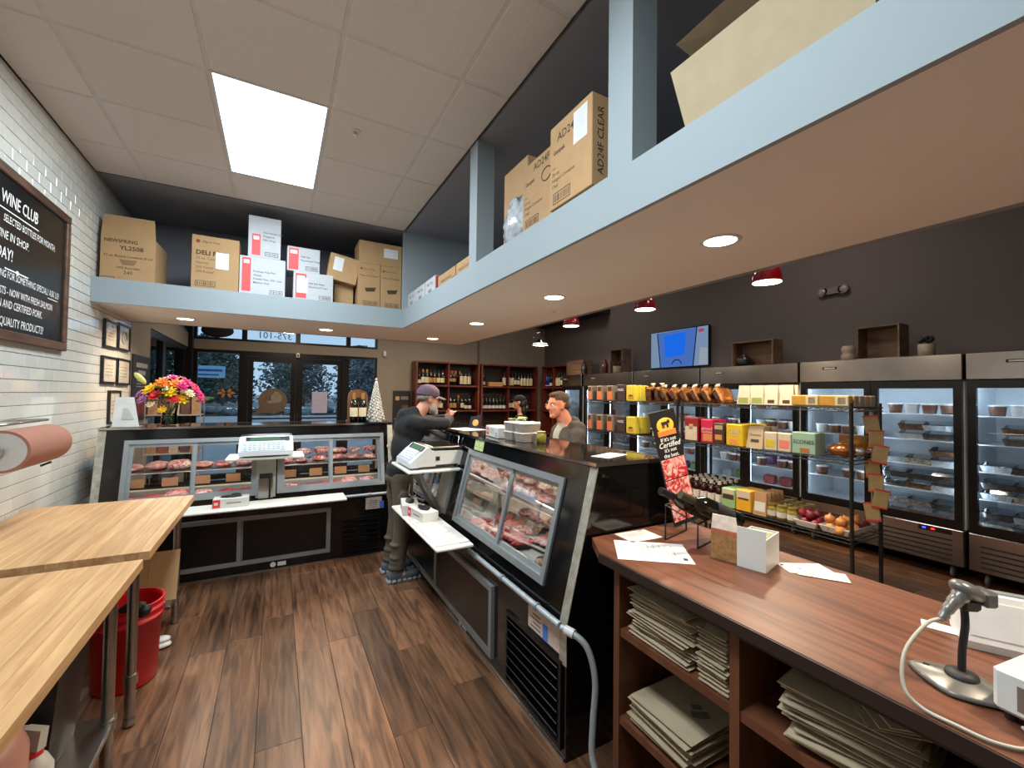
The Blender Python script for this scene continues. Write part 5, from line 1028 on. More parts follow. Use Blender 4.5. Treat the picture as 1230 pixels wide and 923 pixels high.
def product(name, label, cat, y0, y1, z, h, d, m, group=None, face=None, bevel=.006, rows=1, dz=None, txt=None, tm=INK, side=None, x=XF, taper=0):
    """box or pouch; front faces -x. rows repeat it backwards."""
    for r in range(rows):
        o = thing(name, label, cat, (x + r*(d+.006), (y0+y1)/2, z+.001), random.uniform(-.03, .03), group); hy = (y1-y0)/2
        if taper: MB().hexa([(0,-hy,0),(d,-hy,0),(d,hy,0),(0,hy,0),(d*.4,-hy*(1-taper*.3),h),(d*.6,-hy*(1-taper*.3),h),(d*.6,hy*(1-taper*.3),h),(d*.4,hy*(1-taper*.3),h)]).build('pouch', m, o); f0 = lambda z_: d*.4*z_/h-.001
        else: MB().rbox(0, -hy, 0, d, hy, h, bevel).build('carton', m, o); f0 = lambda z_: -.001
        for (a, c, p, q, fm) in (face or []):
            if r and rows > 1 and False: continue
            MB().hexa([(f0(p*h),-hy+c*2*hy if False else hy-c*2*hy,p*h),(f0(p*h)+.0012,hy-c*2*hy,p*h),(f0(p*h)+.0012,hy-a*2*hy,p*h),(f0(p*h),hy-a*2*hy,p*h),(f0(q*h),hy-c*2*hy,q*h),(f0(q*h)+.0012,hy-c*2*hy,q*h),(f0(q*h)+.0012,hy-a*2*hy,q*h),(f0(q*h),hy-a*2*hy,q*h)]).build('print', fm, o)
        if txt:
            for (s_, sz, zz) in txt: text(s_, sz, tm, o, (f0(zz*h)-.001, 0, zz*h), (pi/2, 0, -pi/2), bold=.01)
P_ = {}
def pm_(n, c, r=.5, v=.05): return mat('pack_'+n, c, r, var=v, scale=40)
OR, GY, PU, YE, BR = pm_('orange', (206, 112, 60)), pm_('taupe', (128, 114, 104)), pm_('plum', (60, 44, 56)), pm_('yellow', (206, 190, 60)), pm_('brown', (70, 50, 40))
CRM, PNK, YLW, MNT, GLD, RED_, BEI = pm_('cream', (206, 196, 176)), pm_('pink', (206, 32, 84)), pm_('bright_yellow', (222, 186, 34)), pm_('mint', (148, 186, 168)), pm_('gold', (186, 140, 54)), pm_('dark_red', (140, 36, 40)), pm_('beige', (178, 160, 134))
for z, zn in ((RZ[2], 'top'), (RZ[1], 'middle')):
    for k, (y1, y0) in enumerate(((4.615, 4.53), (4.43, 4.32), (4.23, 4.12))):
        product('snack_box', 'slim taupe snack box with an orange front panel on the %s rack shelf' % zn, 'box', y0, y1, z, .19 if zn == 'top' else .20, .10, GY, 'slim snack boxes %s shelf' % zn, [(.12, .88, .05, .62, OR), (.2, .8, .62, .92, BR)], rows=2)
    product('snack_box', 'dark plum snack box with white script on the %s rack shelf' % zn, 'box', 3.91, 4.04, z, .20, .10, PU, 'plum boxes %s' % zn, [(.2, .8, .15, .35, BR)], txt=[('nuts', .06, .7)], tm=PAPER, rows=2)
    product('snack_box', 'yellow snack box with a bowl picture on the %s rack shelf' % zn, 'box', 3.73, 3.88, z, .19 if zn == 'top' else .20, .08, YE, 'yellow snack boxes %s' % zn, [(.2, .8, .12, .34, GLD), (.3, .7, .3, .4, BR)], rows=3)
product('cracker_box', 'tall white box with small brown print on the middle rack shelf', 'box', 3.34, 3.47, RZ[1], .27, .08, CRM, 'tall white boxes', [(.4, .75, .28, .5, BR)], rows=2); product('cracker_box', 'tall white box with small brown print on the middle rack shelf', 'box', 3.18, 3.32, RZ[1], .27, .08, CRM, 'tall white boxes', [(.4, .75, .28, .5, BR)], rows=2)
# bread bags on the top shelf
breadm = meatm('bread_crust', (150, 86, 36), (206, 150, 86), 12, .6); bagm = glass('bread_bag', (.95, .92, .86), 1.5, .12)
for k in range(8):
    y = 3.56 - k*.132; tl = .08 if k < 2 else .55
    o = thing('bread_bag', 'brown sliced loaf in a clear tied bag, standing upright on the top rack shelf' if k < 2 else 'brown flat bread in a clear tied bag, leaning on the top rack shelf', 'bread', (XF+.13, y, RZ[2]+.002), 0, 'upright bread bags' if k < 2 else 'leaning bread bags')
    M_ = Matrix.Rotation(-tl, 3, 'X'); M4 = Matrix.Rotation(-tl, 4, 'X'); b = MB(M4); b.rbox(-.10, -.032, .004, .10, .032, .165, .016); b.build('loaf', breadm, o); b = MB(M4); b.rbox(-.106, -.040, .0, .106, .040, .172, .012); b.ell((0, 0, .165), (.09, .04, .03), 12, 6, .3, k+50); b.build('bag', bagm, o)
    MB().lathe([(.012, 0), (.010, .012), (.03, .04), (.0, .045)], n=8).build('bag_tie', mat('crinkled_white', (206, 196, 176), .4), o, loc=(0, .17*sin(tl), .17*cos(tl)), rot=(-tl, 0, 0)); MB(M4).rbox(-.1085, -.022, .05, -.1065, .022, .12, .001).build('sticker', BR, o)
for k in range(4):
    product('cookie_pouch', 'white pouch with a brown ring logo and %s on the top rack shelf' % ('green base' if k < 2 else 'dark berries'), 'pouch', 2.34-.125*k, 2.455-.125*k, RZ[2], .17, .06, CRM, 'ring logo pouches %d' % (k//2), [(.1, .9, .05, .35, pm_('olive', (140, 150, 80))) if k < 2 else (.25, .75, .08, .25, BR)], rows=2, taper=.5)
    o = bpy.data.objects
for k in range(2): product('cracker_carton', 'flat gold cracker carton with a round biscuit picture on the top rack shelf', 'box', 1.775-.205*k, 1.975-.205*k, RZ[2], .085, .10, pm_('gold_light', (196, 170, 90)), 'flat gold cracker cartons', [(.0, .5, .1, .9, GLD), (.55, .95, .12, .88, CRM), (.62, .88, .2, .8, pm_('biscuit', (190, 130, 74)))], rows=2)
for k in range(4): product('snack_carton', 'small beige carton at the end of the top rack shelf', 'box', 1.548, 1.592 if k else 1.565, RZ[2], .085, .075, BEI, 'small beige cartons', [(.3, .7, .3, .6, BR)], x=XF+.03+.085*k)
# middle shelf products
product('candy_pouch', 'white and dark red pouch behind the beef sign', 'pouch', 2.875, 3.03, RZ[1], .24, .08, RED_, 'red pouches', [(.05, .95, .04, .62, CRM), (.35, .65, .5, .72, pm_('skin_tone', (206, 160, 120)))], rows=2)
product('cookie_bag', 'bright pink cookie bag on the middle rack shelf', 'bag', 2.705, 2.835, RZ[1], .23, .10, PNK, 'pink cookie bags', [(.2, .95, .08, .38, pm_('cookie', (206, 140, 84)))], txt=[('almond', .04, .6), ('Cookies', .035, .47)], tm=CRM, rows=2)
product('nut_bag', 'dark clear bag with brown biscuits beside the pink cookie bag', 'bag', 2.59, 2.695, RZ[1], .20, .08, BR, 'nut bags', [(.1, .9, .7, .9, BEI), (.15, .85, .2, .45, pm_('cookie', (206, 140, 84)))], rows=2)
product('pasta_bag', 'bright yellow bag with white lettering on the middle rack shelf', 'bag', 2.40, 2.565, RZ[1], .20, .12, YLW, 'yellow bags', [(.2, .7, .08, .3, pm_('peach', (226, 150, 90)))], txt=[('CAKE', .05, .66), ('mix', .04, .5)], tm=CRM, rows=3)
product('chip_pouch', 'cream pouch with brown chips picture on the middle rack shelf', 'pouch', 2.22, 2.37, RZ[1], .19, .09, BEI, 'cream chip pouches', [(.25, .75, .28, .42, BR)], txt=[('Granola', .03, .62)], tm=BR, rows=3, taper=.3)
product('soup_packet', 'pale packet with a yellow picture on the middle rack shelf', 'packet', 2.10, 2.205, RZ[1], .155, .03, CRM, 'yellow picture packets', [(.15, .85, .18, .6, YE)], rows=3); product('soup_packet', 'pale packet with a pink picture on the middle rack shelf', 'packet', 1.985, 2.09, RZ[1], .155, .03, CRM, 'pink picture packets', [(.12, .88, .2, .62, pm_('salmon', (226, 130, 120)))], rows=3)
product('scone_bag', 'mint green bag printed SCONES on the middle rack shelf', 'bag', 1.80, 1.975, RZ[1], .175, .025, MNT, 'mint scone bags', [(.35, .75, .06, .28, pm_('scone', (176, 112, 60)))], txt=[('SCONES', .042, .55)], tm=INK, rows=5)
for k in range(2):
    o = thing('gold_loaf', ['round loaf in gold foil on the middle rack shelf', 'round loaf in shiny brown wrap in front of the gold loaf'][k], 'bread', (XF+.345-.222*k, 1.68-.02*k, RZ[1]+.002), 0); b = MB(); b.ell((0, 0, .065-.012*k), (.108, .11, .065-.012*k), 18, 10, .06, 9+k); b.build('wrapped_loaf', mat('gold_foil_wrap' if k == 0 else 'brown_foil_wrap', (196, 140, 50) if k == 0 else (150, 92, 56), .2, .5, var=.3, scale=25), o); MB().ell((-.02, -.11, .05), (.03, .035, .03), 8, 6, .3, 3).build('twist', mat('silver_twist', (186, 190, 196), .2, .7, var=.3), o)
product('brown_carton', 'brown carton behind the gold loaf on the middle rack shelf', 'box', 1.60, 1.80, RZ[1], .16, .012, pm_('carton_brown', (124, 86, 58)), None, [(.1, .9, .3, .5, BR)], x=4.08)
# bottom shelf: sauce bottles, cartons, jars, onions
sb = MB(); sb.lathe([(0, 0), (.036, .002), (.036, .12), (.03, .145), (.014, .165), (.014, .19)], n=14); sb.k = 1; sb.cyl((0,0,.02), (0,0,.095), .0368, n=14, caps=False); sb.k = 2; sb.cyl((0,0,.185), (0,0,.215), .017, n=10); SAU = sb.mesh('sauce_bottle', [mat('sauce_glass', (40, 14, 10), .1), LAB2, mat('pale_cap', (196, 190, 184), .4)])
for i in range(5):
    for j in range(4): tag(put('sauce_bottle', SAU, None, (XF+.05+.085*j, 2.665+.085*i, RZ[0]+.001)), 'dark sauce bottle with white label on the bottom rack shelf', 'bottle', 'sauce bottles')
product('tea_carton', 'mint green carton with a brown bowl picture on the bottom rack shelf', 'box', 2.475, 2.61, RZ[0], .175, .05, pm_('leaf_green', (142, 190, 130)), 'green cartons', [(.1, .9, .45, .7, BR), (.1, .9, .72, .95, CRM)], rows=4); product('tea_carton', 'bright yellow carton with cream top on the bottom rack shelf', 'box', 2.325, 2.465, RZ[0], .19, .05, pm_('mustard', (226, 172, 40)), 'yellow cartons', [(.05, .95, .62, .95, CRM), (.15, .85, .55, .64, BR)], rows=4)
product('coffee_bag', 'brown kraft coffee bag with a white label on the bottom rack shelf', 'bag', 2.19, 2.305, RZ[0], .20, .055, KRAFT, 'kraft coffee bags', [(.1, .9, .18, .58, PAPER)], rows=5, taper=.4)
jb_ = MB(); jb_.lathe([(0, 0), (.038, .002), (.040, .09), (.032, .10), (.032, .105)], n=14); jb_.k = 1; jb_.cyl((0,0,.02), (0,0,.065), .0405, n=14, caps=False); jb_.k = 2; jb_.cyl((0,0,.10), (0,0,.12), .036, n=14); JAR = jb_.mesh('pickle_jar', [mat('pickle_glass', (150, 140, 60), .15, var=.3, scale=30), LAB2, mat('gold_lid', (176, 156, 84), .3, .6)])
for i in range(3):
    for j in range(4): tag(put('pickle_jar', JAR, None, (XF+.055+.09*j, 2.00+.085*i, RZ[0]+.001)), 'small jar of pickles with a gold lid on the bottom rack shelf', 'jar', 'pickle jars')
def ontray(label, x0, x1, y0, y1):
    o = thing('produce_tray', label, 'tray', ((x0+x1)/2, (y0+y1)/2, RZ[0]+.001)); hx, hy = (x1-x0)/2, (y1-y0)/2; t = .004; h = .045; c = MB()
    c.box(-hx+.01, -hy+.01, 0, hx-.01, hy-.01, t)
    for s_ in (-1, 1): c.hexa([(s_*(hx-.01),-hy+.01,0),(s_*(hx-.014),-hy+.01,0),(s_*(hx-.014),hy-.01,0),(s_*(hx-.01),hy-.01,0),(s_*(hx+.008),-hy-.008,h),(s_*(hx+.004),-hy-.008,h),(s_*(hx+.004),hy+.008,h),(s_*(hx+.008),hy+.008,h)]); c.hexa([(-hx+.01,s_*(hy-.01),0),(hx-.01,s_*(hy-.01),0),(hx-.01,s_*(hy-.014),0),(-hx+.01,s_*(hy-.014),0),(-hx-.008,s_*(hy+.008),h),(hx+.008,s_*(hy+.008),h),(hx+.008,s_*(hy+.004),h),(-hx-.008,s_*(hy+.004),h)])
    c.build('tray_body', WHITE, o); MB().box(-hx-.006, -hy-.01, h, -hx+.002, hy+.01, h+.004).build('rim', WHITE, o); return o
ontray('white tray of red onions on the bottom rack shelf', 3.73, 4.15, 1.80, 1.99) if False else None
ontray('white tray of red onions beside the pickle jars', 3.72, 4.0, 1.80, 1.955); ontray('white tray of yellow onions at the rack end', 3.745, 4.15, 1.59, 1.78)
def onion(m):
    b = MB(); b.lathe([(0, 0), (.018, .002), (.034, .018), (.038, .034), (.030, .052), (.012, .062), (.005, .075), (0, .078)], n=14); return b.mesh('onion', m)
ONR = onion(mat('red_onion_skin', (122, 24, 44), .3, var=.25, scale=30)); ONY = onion(mat('yellow_onion_skin', (206, 140, 76), .35, var=.2, scale=30))
rg = random.Random(2)
for i in range(3):
    for j in range(2):
        for k in range(2 if i < 2 else 1): tag(put('onion', ONR, None, (3.765+.078*i+.035*k, 1.84+.075*j+.02*k, RZ[0]+.006+.058*k), (rg.uniform(-.5, .5), rg.uniform(-.5, .5), 0)), 'red onion heaped in the white tray beside the pickle jars', 'onion', 'red onions')
for i in range(3):
    for j in range(2):
        for k in range(2 if j == 0 or i == 0 else 1): tag(put('onion', ONY, None, (3.765+.08*i+.03*k, 1.635+.085*j+.02*k, RZ[0]+.006+.058*k), (rg.uniform(-.5, .5), rg.uniform(-.5, .5), 0)), 'yellow onion heaped in the white tray at the rack end', 'onion', 'yellow onions')
for i in range(2):
    for j in range(2): tag(put('onion', ONR, None, (4.03+.08*i, 1.635+.085*j, RZ[0]+.006), (rg.uniform(-.4, .4), .2, 0)), 'red onion lying behind the yellow onions', 'onion', 'red onions behind the yellow')
# hanging strip of seed packets
sp_ = thing('hanging_strip', 'clip strip hanging from the top rack shelf beside the end post', 'clip strip', (4.0, 1.545, 1.452)); MB().box(-.012, -.001, -.75, .012, .001, 0).build('strip', WHITE, sp_); MB().rbox(-.02, -.006, -.03, .02, .006, .0, .002).build('clip', mat('grey_clip', (160, 160, 160), .4), sp_)
tanp = mat('tan_packet', (176, 160, 116), .5, var=.1)
for k in range(7):
    o = thing('seed_packet', 'tan packet with red edges on the hanging clip strip', 'packet', (4.0-.012*(k % 3)-.01, 1.53-.02*(k % 3), 1.29-.11*k), 0, 'packets on the clip strip'); o.rotation_euler = (.10, .14*((k % 3)-1), -1.15+.3*((k % 2)-.5))
    MB().rbox(-.045, -.008, 0, .045, .004, .135, .004).build('packet', tanp, o); MB().box(-.046, -.0095, -.004, .046, .0055, .008).build('red_edge', REDP, o); MB().box(-.046, -.0095, .13, .046, .0055, .138).build('red_edge', REDP, o)
# ================================================================== ON THE MEAT CASES
ZT = 1.2475
va = thing('flower_vase', 'glass vase with a mixed bouquet of yellow, pink and red flowers on the far case', 'vase', (-.815, 4.70, ZT))
MB().lathe([(0, .004), (.05, .004), (.058, .02), (.052, .10), (.062, .19), (.066, .20)], n=24).build('vase_glass', glass('vase_glass', (.86, .9, .84), 1.5, .02), va)
MB().lathe([(0, .008), (.045, .008), (.048, .10), (0, .10)], n=20).build('water', glass('vase_water', (.7, .78, .66), 1.33), va)
rg = random.Random(21); stem = mat('stem_green', (70, 96, 48), .5); leaf = mat('leaf_green', (60, 96, 50), .5, var=.2); paleleaf = mat('pale_leaf', (128, 160, 110), .5, var=.1)
b = MB()
for k in range(14): a = k*2.4; b.tube(curve_pts([(.03*cos(a+3), .03*sin(a+3), .01), (.02*cos(a), .02*sin(a), .12), (.09*cos(a), .08*sin(a), .26), (.15*cos(a), .10*sin(a), .33)], 4), .003, 5)
b.build('stems', stem, va)
fc = [mat('petal_'+n, c, .5, var=.1, scale=60) for n, c in (('yellow', (240, 190, 20)), ('magenta', (206, 30, 110)), ('red', (214, 26, 44)), ('orange', (240, 130, 30)), ('lilac', (170, 110, 176)), ('cream', (236, 226, 180)))]
def flower(m, c, r, petals=9):
    b = MB(); up = Vector((c[0]*.9, c[1]*.9-.05, .12)).normalized(); Q = up.to_track_quat('Z', 'Y').to_matrix()
    for ring, (rr, tilt) in enumerate(((1, .35), (.65, .8))):
        for k in range(petals):
            a = 2*pi*k/petals + ring*.3; M_ = Q @ Matrix.Rotation(a, 3, 'Z') @ Matrix.Rotation(-tilt, 3, 'Y'); b.ell(M_ @ Vector((r*.55*rr, 0, 0)), (r*.5*rr, r*.22, r*.06), 8, 4, 0, 0, M_)
    b.ell((0, 0, 0), (r*.25, r*.25, r*.2), 8, 5, .1, 1, Q)
    return b.build('flower', fc[m], va, loc=c)
for (m, x, y, z, r) in ((0, -.12, -.06, .30, .07), (0, -.08, .05, .33, .06), (0, .09, -.09, .22, .065), (2, -.08, -.10, .25, .06), (1, .02, 0, .40, .05), (1, .12, -.03, .36, .055), (1, .18, -.04, .29, .055), (3, .05, -.05, .35, .065), (4, -.16, -.08, .22, .055), (4, -.05, .02, .39, .045), (2, .17, .02, .33, .045), (1, .21, .0, .26, .05), (4, .0, .06, .42, .04), (5, .15, -.10, .27, .045), (0, -.03, -.11, .13, .04), (1, .08, .05, .40, .04), (3, .0, -.06, .33, .05), (4, -.20, -.02, .26, .045), (2, -.14, .0, .30, .05), (0, .02, -.12, .28, .06), (1, .10, -.12, .33, .05), (3, -.04, -.10, .36, .055), (4, .13, .06, .36, .045), (2, .05, -.13, .22, .045), (1, .22, -.06, .22, .045), (5, -.10, -.12, .18, .04)): flower(m, (x, y, z), r)
MB().ell((-.20, -.02, .40), (.022, .02, .06), 10, 7, 0, 0, Matrix.Rotation(-.7, 3, 'Y')).build('lily_bud', mat('lily_bud', (206, 206, 110), .5), va); MB().ell((.13, -.10, .29), (.05, .02, .02), 10, 6).build('lily_bud', fc[5], va)
for k in range(30):
    a = k*2.39; M_ = Matrix.Rotation(a, 3, 'Z') @ Matrix.Rotation(-.2+.3*(k % 3), 3, 'Y'); R_l = .10+.02*(k % 4)
    MB().ell(Vector((R_l*cos(a), R_l*sin(a)*.8, .19+.025*(k % 6))), (.055, .022, .004), 10, 4, 0, 0, M_).build('leaf', leaf, va)
for k in range(3): MB().ell((.22+.03*k, -.05+.03*k, .21+.012*k), (.035, .03, .005), 12, 4, 0, 0, Matrix.Rotation(-.4, 3, 'X')).build('leaf', paleleaf, va)
ac = thing('sign_holder', 'white slanted sign holder on the far case beside the tile wall', 'sign holder', (-1.06, 4.56, ZT)); MB().hexa([(-.085,-.05,0),(.085,-.05,0),(.085,-.045,0),(-.085,-.045,0),(-.085,.03,.24),(.03,.03,.24),(.03,.035,.24),(-.085,.035,.24)]).build('card', mat('white_acrylic', (206, 206, 204), .3), ac); MB().hexa([(-.085,-.05,0),(.085,-.05,0),(.085,.07,0),(-.085,.07,0),(-.085,-.05,.004),(.085,-.05,.004),(.085,.07,.004),(-.085,.07,.004)]).build('foot', MATS['white_acrylic'], ac); MB().hexa([(-.03,-.034,.06),(.05,-.034,.06),(.05,-.03,.06),(-.03,-.03,.06),(-.03,.0,.15),(.0,.0,.15),(.0,.004,.15),(-.03,.004,.15)]).build('leaflet', mat('grey_leaflet', (176, 176, 172), .6), ac)
for k, x in enumerate((.69, .775)):
    o = thing('wine_bottle', ['gold-capped wine bottle with cream label on the far case, nearer the scale', 'gold-capped wine bottle with cream label on the far case, beside the silver tree'][k], 'bottle', (x, 4.58, ZT), group='bottles on the far case'); bottle(MB(), .30, .038).build('glass', GRN, o); MB().cyl((0,0,.06),(0,0,.15),.0387,n=18,caps=False).build('wine_label', WLAB, o); MB().cyl((0,0,.235),(0,0,.302),.0168,n=12).build('foil', CAPG, o)
wc = thing('bottle_carrier', 'brown wooden arched bottle carrier behind the two wine bottles', 'carrier', (.745, 4.70, ZT)); b = MB(); n = 14; arc = [(.10*cos(pi*k/n), .26+.075*sin(pi*k/n)) for k in range(n+1)]; b.add([(x, -.01, z) for x, z in arc+[(-.10, 0), (.10, 0)]]+[(x, .01, z) for x, z in arc+[(-.10, 0), (.10, 0)]], [tuple(range(n+3)), tuple(range(n+3, 2*n+6))[::-1]] + [(i, i+n+3, (i+1) % (n+3)+n+3, (i+1) % (n+3)) for i in range(n+3)]); b.build('arch_panel', mat('carrier_wood', (120, 78, 46), .5, var=.15), wc); MB().box(-.10, .01, 0, .10, .12, .012).build('base', MATS['carrier_wood'], wc); MB().rbox(-.06, -.014, .20, .06, -.01, .25, .002).build('label_plate', BLACKM, wc)
tr = thing('silver_cone_tree', 'small white glittering cone tree on the far case', 'ornament', (.905, 4.58, ZT)); silv = mat('glitter_white', (206, 202, 196), .35, .3, var=.35, scale=90, bump=.8); b = MB(); rg = random.Random(4)
for k in range(150): t = k/150; a = k*2.4; r = .078*(1-t)+.006; b.ell((r*cos(a), r*sin(a), .02+.40*t), (.016*(1-.5*t), .016*(1-.5*t), .013), 6, 4, .2, k)
b.build('glitter_cone', silv, tr); MB().lathe([(0, .0), (.07, .0), (.07, .012), (.004, .44), (0, .44)], n=16).build('core', silv, tr); MB().ell((0, 0, .44), (.012, .012, .018), 8, 6).build('tip', silv, tr)
# snack rack behind the case
sr = thing('snack_rack', 'grey wire snack rack with bags behind the flower vase', 'rack', (-.98, 5.98, 0)); RKM = mat('grey_rack', (120, 118, 116), .4)
for x in (-.24, .24):
    for y in (-.14, .14): MB().cyl((x, y, 0), (x, y, 1.46), .006, n=6).build('post', RKM, sr)
for z in (.4, .85, 1.27): MB().rbox(-.24, -.15, z, .24, .15, z+.012, .003).build('tier', RKM, sr)
sbg = [mat('chip_'+n, c, .35, var=.3, scale=30) for n, c in (('rust', (110, 48, 36)), ('tan', (130, 96, 70)), ('brown', (70, 44, 34)), ('cream', (150, 132, 112)))]
for z in (.863, 1.283):
    for k in range(5):
        o = thing('chip_bag', 'crisp bag on the %s tier of the grey snack rack' % ('middle' if z < 1 else 'top'), 'bag', (-1.17+.095*k, 5.93, z), 0, 'crisp bags %s' % ('middle' if z < 1 else 'top')); MB().hexa([(-.04,-.03,0),(.04,-.03,0),(.04,.03,0),(-.04,.03,0),(-.042,-.005,.20),(.042,-.005,.20),(.042,.005,.20),(-.042,.005,.20)]).build('bag', sbg[(k*3+1) % 4], o); MB().box(-.043, -.006, .19, .043, .006, .21).build('seal', sbg[(k+2) % 4], o)
# near case top
glv = thing('tissue_box', 'long white carton with a red square logo on top of the near case', 'box', (1.40, 2.72, ZT), -pi/2-.12); MB().rbox(-.13, -.06, 0, .13, .06, .075, .003).build('carton', PAPER, glv); MB().box(-.11, -.061, .015, -.06, -.06, .06).build('red_logo', REDP, glv); MB().ell((-.085, -.061, .038), (.013, .001, .013), 10, 5).build('logo_mark', PAPER, glv)
for k in range(3): MB().box(-.03, -.0608, .03+.012*k, .05, -.06, .034+.012*k).build('print_line', MATS['grey_print'], glv)
codebox(glv, .08, -.06, .012, .035, .025)
def tub(label, x, y, z, w_, h, c, rz=.1):
    o = thing('deli_container', label, 'container', (x, y, z), rz, 'deli containers on the near case'); MB().hexa([(-w_*.85,-w_*.75,0),(w_*.85,-w_*.75,0),(w_*.85,w_*.75,0),(-w_*.85,w_*.75,0),(-w_,-w_*.9,h*.8),(w_,-w_*.9,h*.8),(w_,w_*.9,h*.8),(-w_,w_*.9,h*.8)]).build('tub', c, o); MB().rbox(-w_*1.05, -w_*.95, h*.8, w_*1.05, w_*.95, h, .006).build('lid', WHITE, o); return o
gyt = mat('grey_tub', (150, 140, 134), .4, var=.15); pkt = mat('pink_tub', (190, 150, 136), .4, var=.15)
for k in range(2): tub('grey food tub, %s of the stack beside the white carton' % ('bottom' if k == 0 else 'top'), 1.40, 2.50, ZT+.001+.062*k, .055, .06, gyt)
for k in range(2): tub('grey food tub, %s of the stack nearest the sticky notes' % ('bottom' if k == 0 else 'top'), 1.41, 2.375, ZT+.001+.062*k, .055, .06, gyt)
tub('low white tub carrying salad leaves behind the food tubs', 1.56, 2.75, ZT+.001, .07, .10, pkt); tub('pale tub beside the salad leaves', 1.56, 2.58, ZT+.001, .06, .11, pkt)
sl_ = thing('salad_leaves', 'heap of green salad leaves on the low white tub', 'salad', (1.56, 2.75, ZT+.102)); 
for k in range(9): a = k*2.4; MB().ell((.04*cos(a), .04*sin(a), .012+.008*(k % 3)), (.035, .022, .006), 8, 4, .2, k, Matrix.Rotation(a, 3, 'Z') @ Matrix.Rotation(.3, 3, 'X')).build('leaf', mat('salad_green', (120, 132, 74), .5, var=.3, scale=40), sl_)
sheet('order_pad', 'white pad of paper on the near case beside the counter end', 1.48, 1.66, .20, .10, .35, PAPER, 0, ZT+.001); sheet('order_sheet', 'white sheet under the hands of the bearded man', 1.44, 3.40, .22, .30, .1, PAPER, 3, ZT+.001)
cs_ = thing('card_sign', 'small black tilted card with a tan emblem on the near case', 'sign', (1.52, 3.45, ZT), -1.1); MB().hexa([(-.06,0,0),(.06,0,0),(.06,.004,0),(-.06,.004,0),(-.06,.03,.10),(.06,.03,.12),(.06,.034,.12),(-.06,.034,.10)]).build('card', MATS['poster_black'], cs_); MB().ell((.01, .010, .05), (.035, .004, .03), 12, 6, 0, 0, Matrix.Rotation(-.25, 3, 'X')).build('emblem', mat('tan_emblem', (190, 150, 96)), cs_)
sbx = thing('small_red_box', 'small white and red carton among the tubs on the near case', 'box', (1.53, 2.98, ZT), .3); MB().rbox(-.05, -.04, 0, .05, .04, .06, .003).build('carton', PAPER, sbx); MB().box(-.051, -.041, .02, .02, -.04, .05).build('red_logo', REDP, sbx)
jr = thing('sample_jar', 'small jar of golden pickles on the near case rim', 'jar', (1.47, 2.28, ZT)); MB().lathe([(0,0),(.03,0),(.032,.05),(.026,.06)],n=14).build('glass', MATS['pickle_glass'], jr); MB().cyl((0,0,.058),(0,0,.072),.029,n=14).build('lid', mat('gold_lid', (176, 156, 84)), jr)
for k in range(2):
    p = Matrix.Translation(NC.location) @ Matrix.Rotation(-pi/2, 4, 'Z') @ sl(1.42+.075*k, .93, .002); o = thing('sticky_note', 'pale green sticky note on the near case, %s' % ('beside the food tubs' if k else 'beside the scale'), 'sticky note', p); o.rotation_euler = (0, 0, -pi/2)
    b = MB(); b.hexa([(-.035,-.008,-.035),(.035,-.008,-.035),(.035,-.007,-.035),(-.035,-.007,-.035),(-.035,.006,.035),(.035,.006,.035),(.035,.007,.035),(-.035,.007,.035)]); b.build('note', mat('pale_green_note', (184, 206, 140), .7), o); MB().box(-.02, -.006, -.012, .02, -.0045, -.008).build('scribble', MATS['grey_print'], o)

# ================================================================== PEOPLE
def cap(b, p, q, r0, r1, n=14):
    p, q = Vector(p), Vector(q); b.cyl(p, q, r0, r1, n); b.ell(p, (r0,)*3, n, 8); b.ell(q, (r1,)*3, n, 8)
def remesh(b, name, m, parent, vox, it=5, fac=.5):
    me = b.mesh(name, m); o = bpy.data.objects.new(name, me); COL.objects.link(o)
    r = o.modifiers.new('r', 'REMESH'); r.mode = 'VOXEL'; r.voxel_size = vox; r.use_smooth_shade = True
    s_ = o.modifiers.new('s', 'SMOOTH'); s_.factor = fac; s_.iterations = it
    dg = bpy.context.evaluated_depsgraph_get(); nm = bpy.data.meshes.new_from_object(o.evaluated_get(dg)); nm.name = name
    bpy.data.objects.remove(o); bpy.data.meshes.remove(me)
    nm.polygons.foreach_set('use_smooth', [True]*len(nm.polygons)); nm.materials.clear(); nm.materials.append(m)
    return put(name, nm, parent)
def hand(b, wr, fwd, side, curl=.9, thumb=1, s=1.0):
    """palm along fwd, fingers bend toward n; side = direction from little finger to index"""
    f = Vector(fwd).normalized(); sd_ = Vector(side); sd_ = (sd_ - sd_.dot(f)*f).normalized(); n = f.cross(sd_); wr = Vector(wr)
    for k in range(4): t = (k-1.5)*.018*s; cap(b, wr+f*.015*s+sd_*t*.7, wr+f*.075*s+sd_*t, .014*s, .0115*s, 10)
    for k, L in enumerate((.058, .070, .076, .068)):
        t = (k-1.5)*.0195*s; p = wr+f*.08*s+sd_*t; a = 0
        for j, (fr, r) in enumerate(((.45, .0092), (.32, .0085), (.25, .0076))):
            a += curl*(.55+.25*j); d = f*cos(a)+n*sin(a); q = p+d*L*fr*s; cap(b, p, q, r*s, r*.93*s, 8); p = q
    d = (sd_*.8*thumb+f*.5+n*.3).normalized(); p = wr+f*.02*s+sd_*.028*thumb*s; q = p+d*.036*s; cap(b, p, q, .012*s, .0105*s, 8); cap(b, q, q+(f*.8+n*.55+sd_*.1*thumb).normalized()*.030*s, .0100*s, .0085*s, 8)
SKIN = mat('skin', (198, 140, 116), .5, var=.06, scale=25)
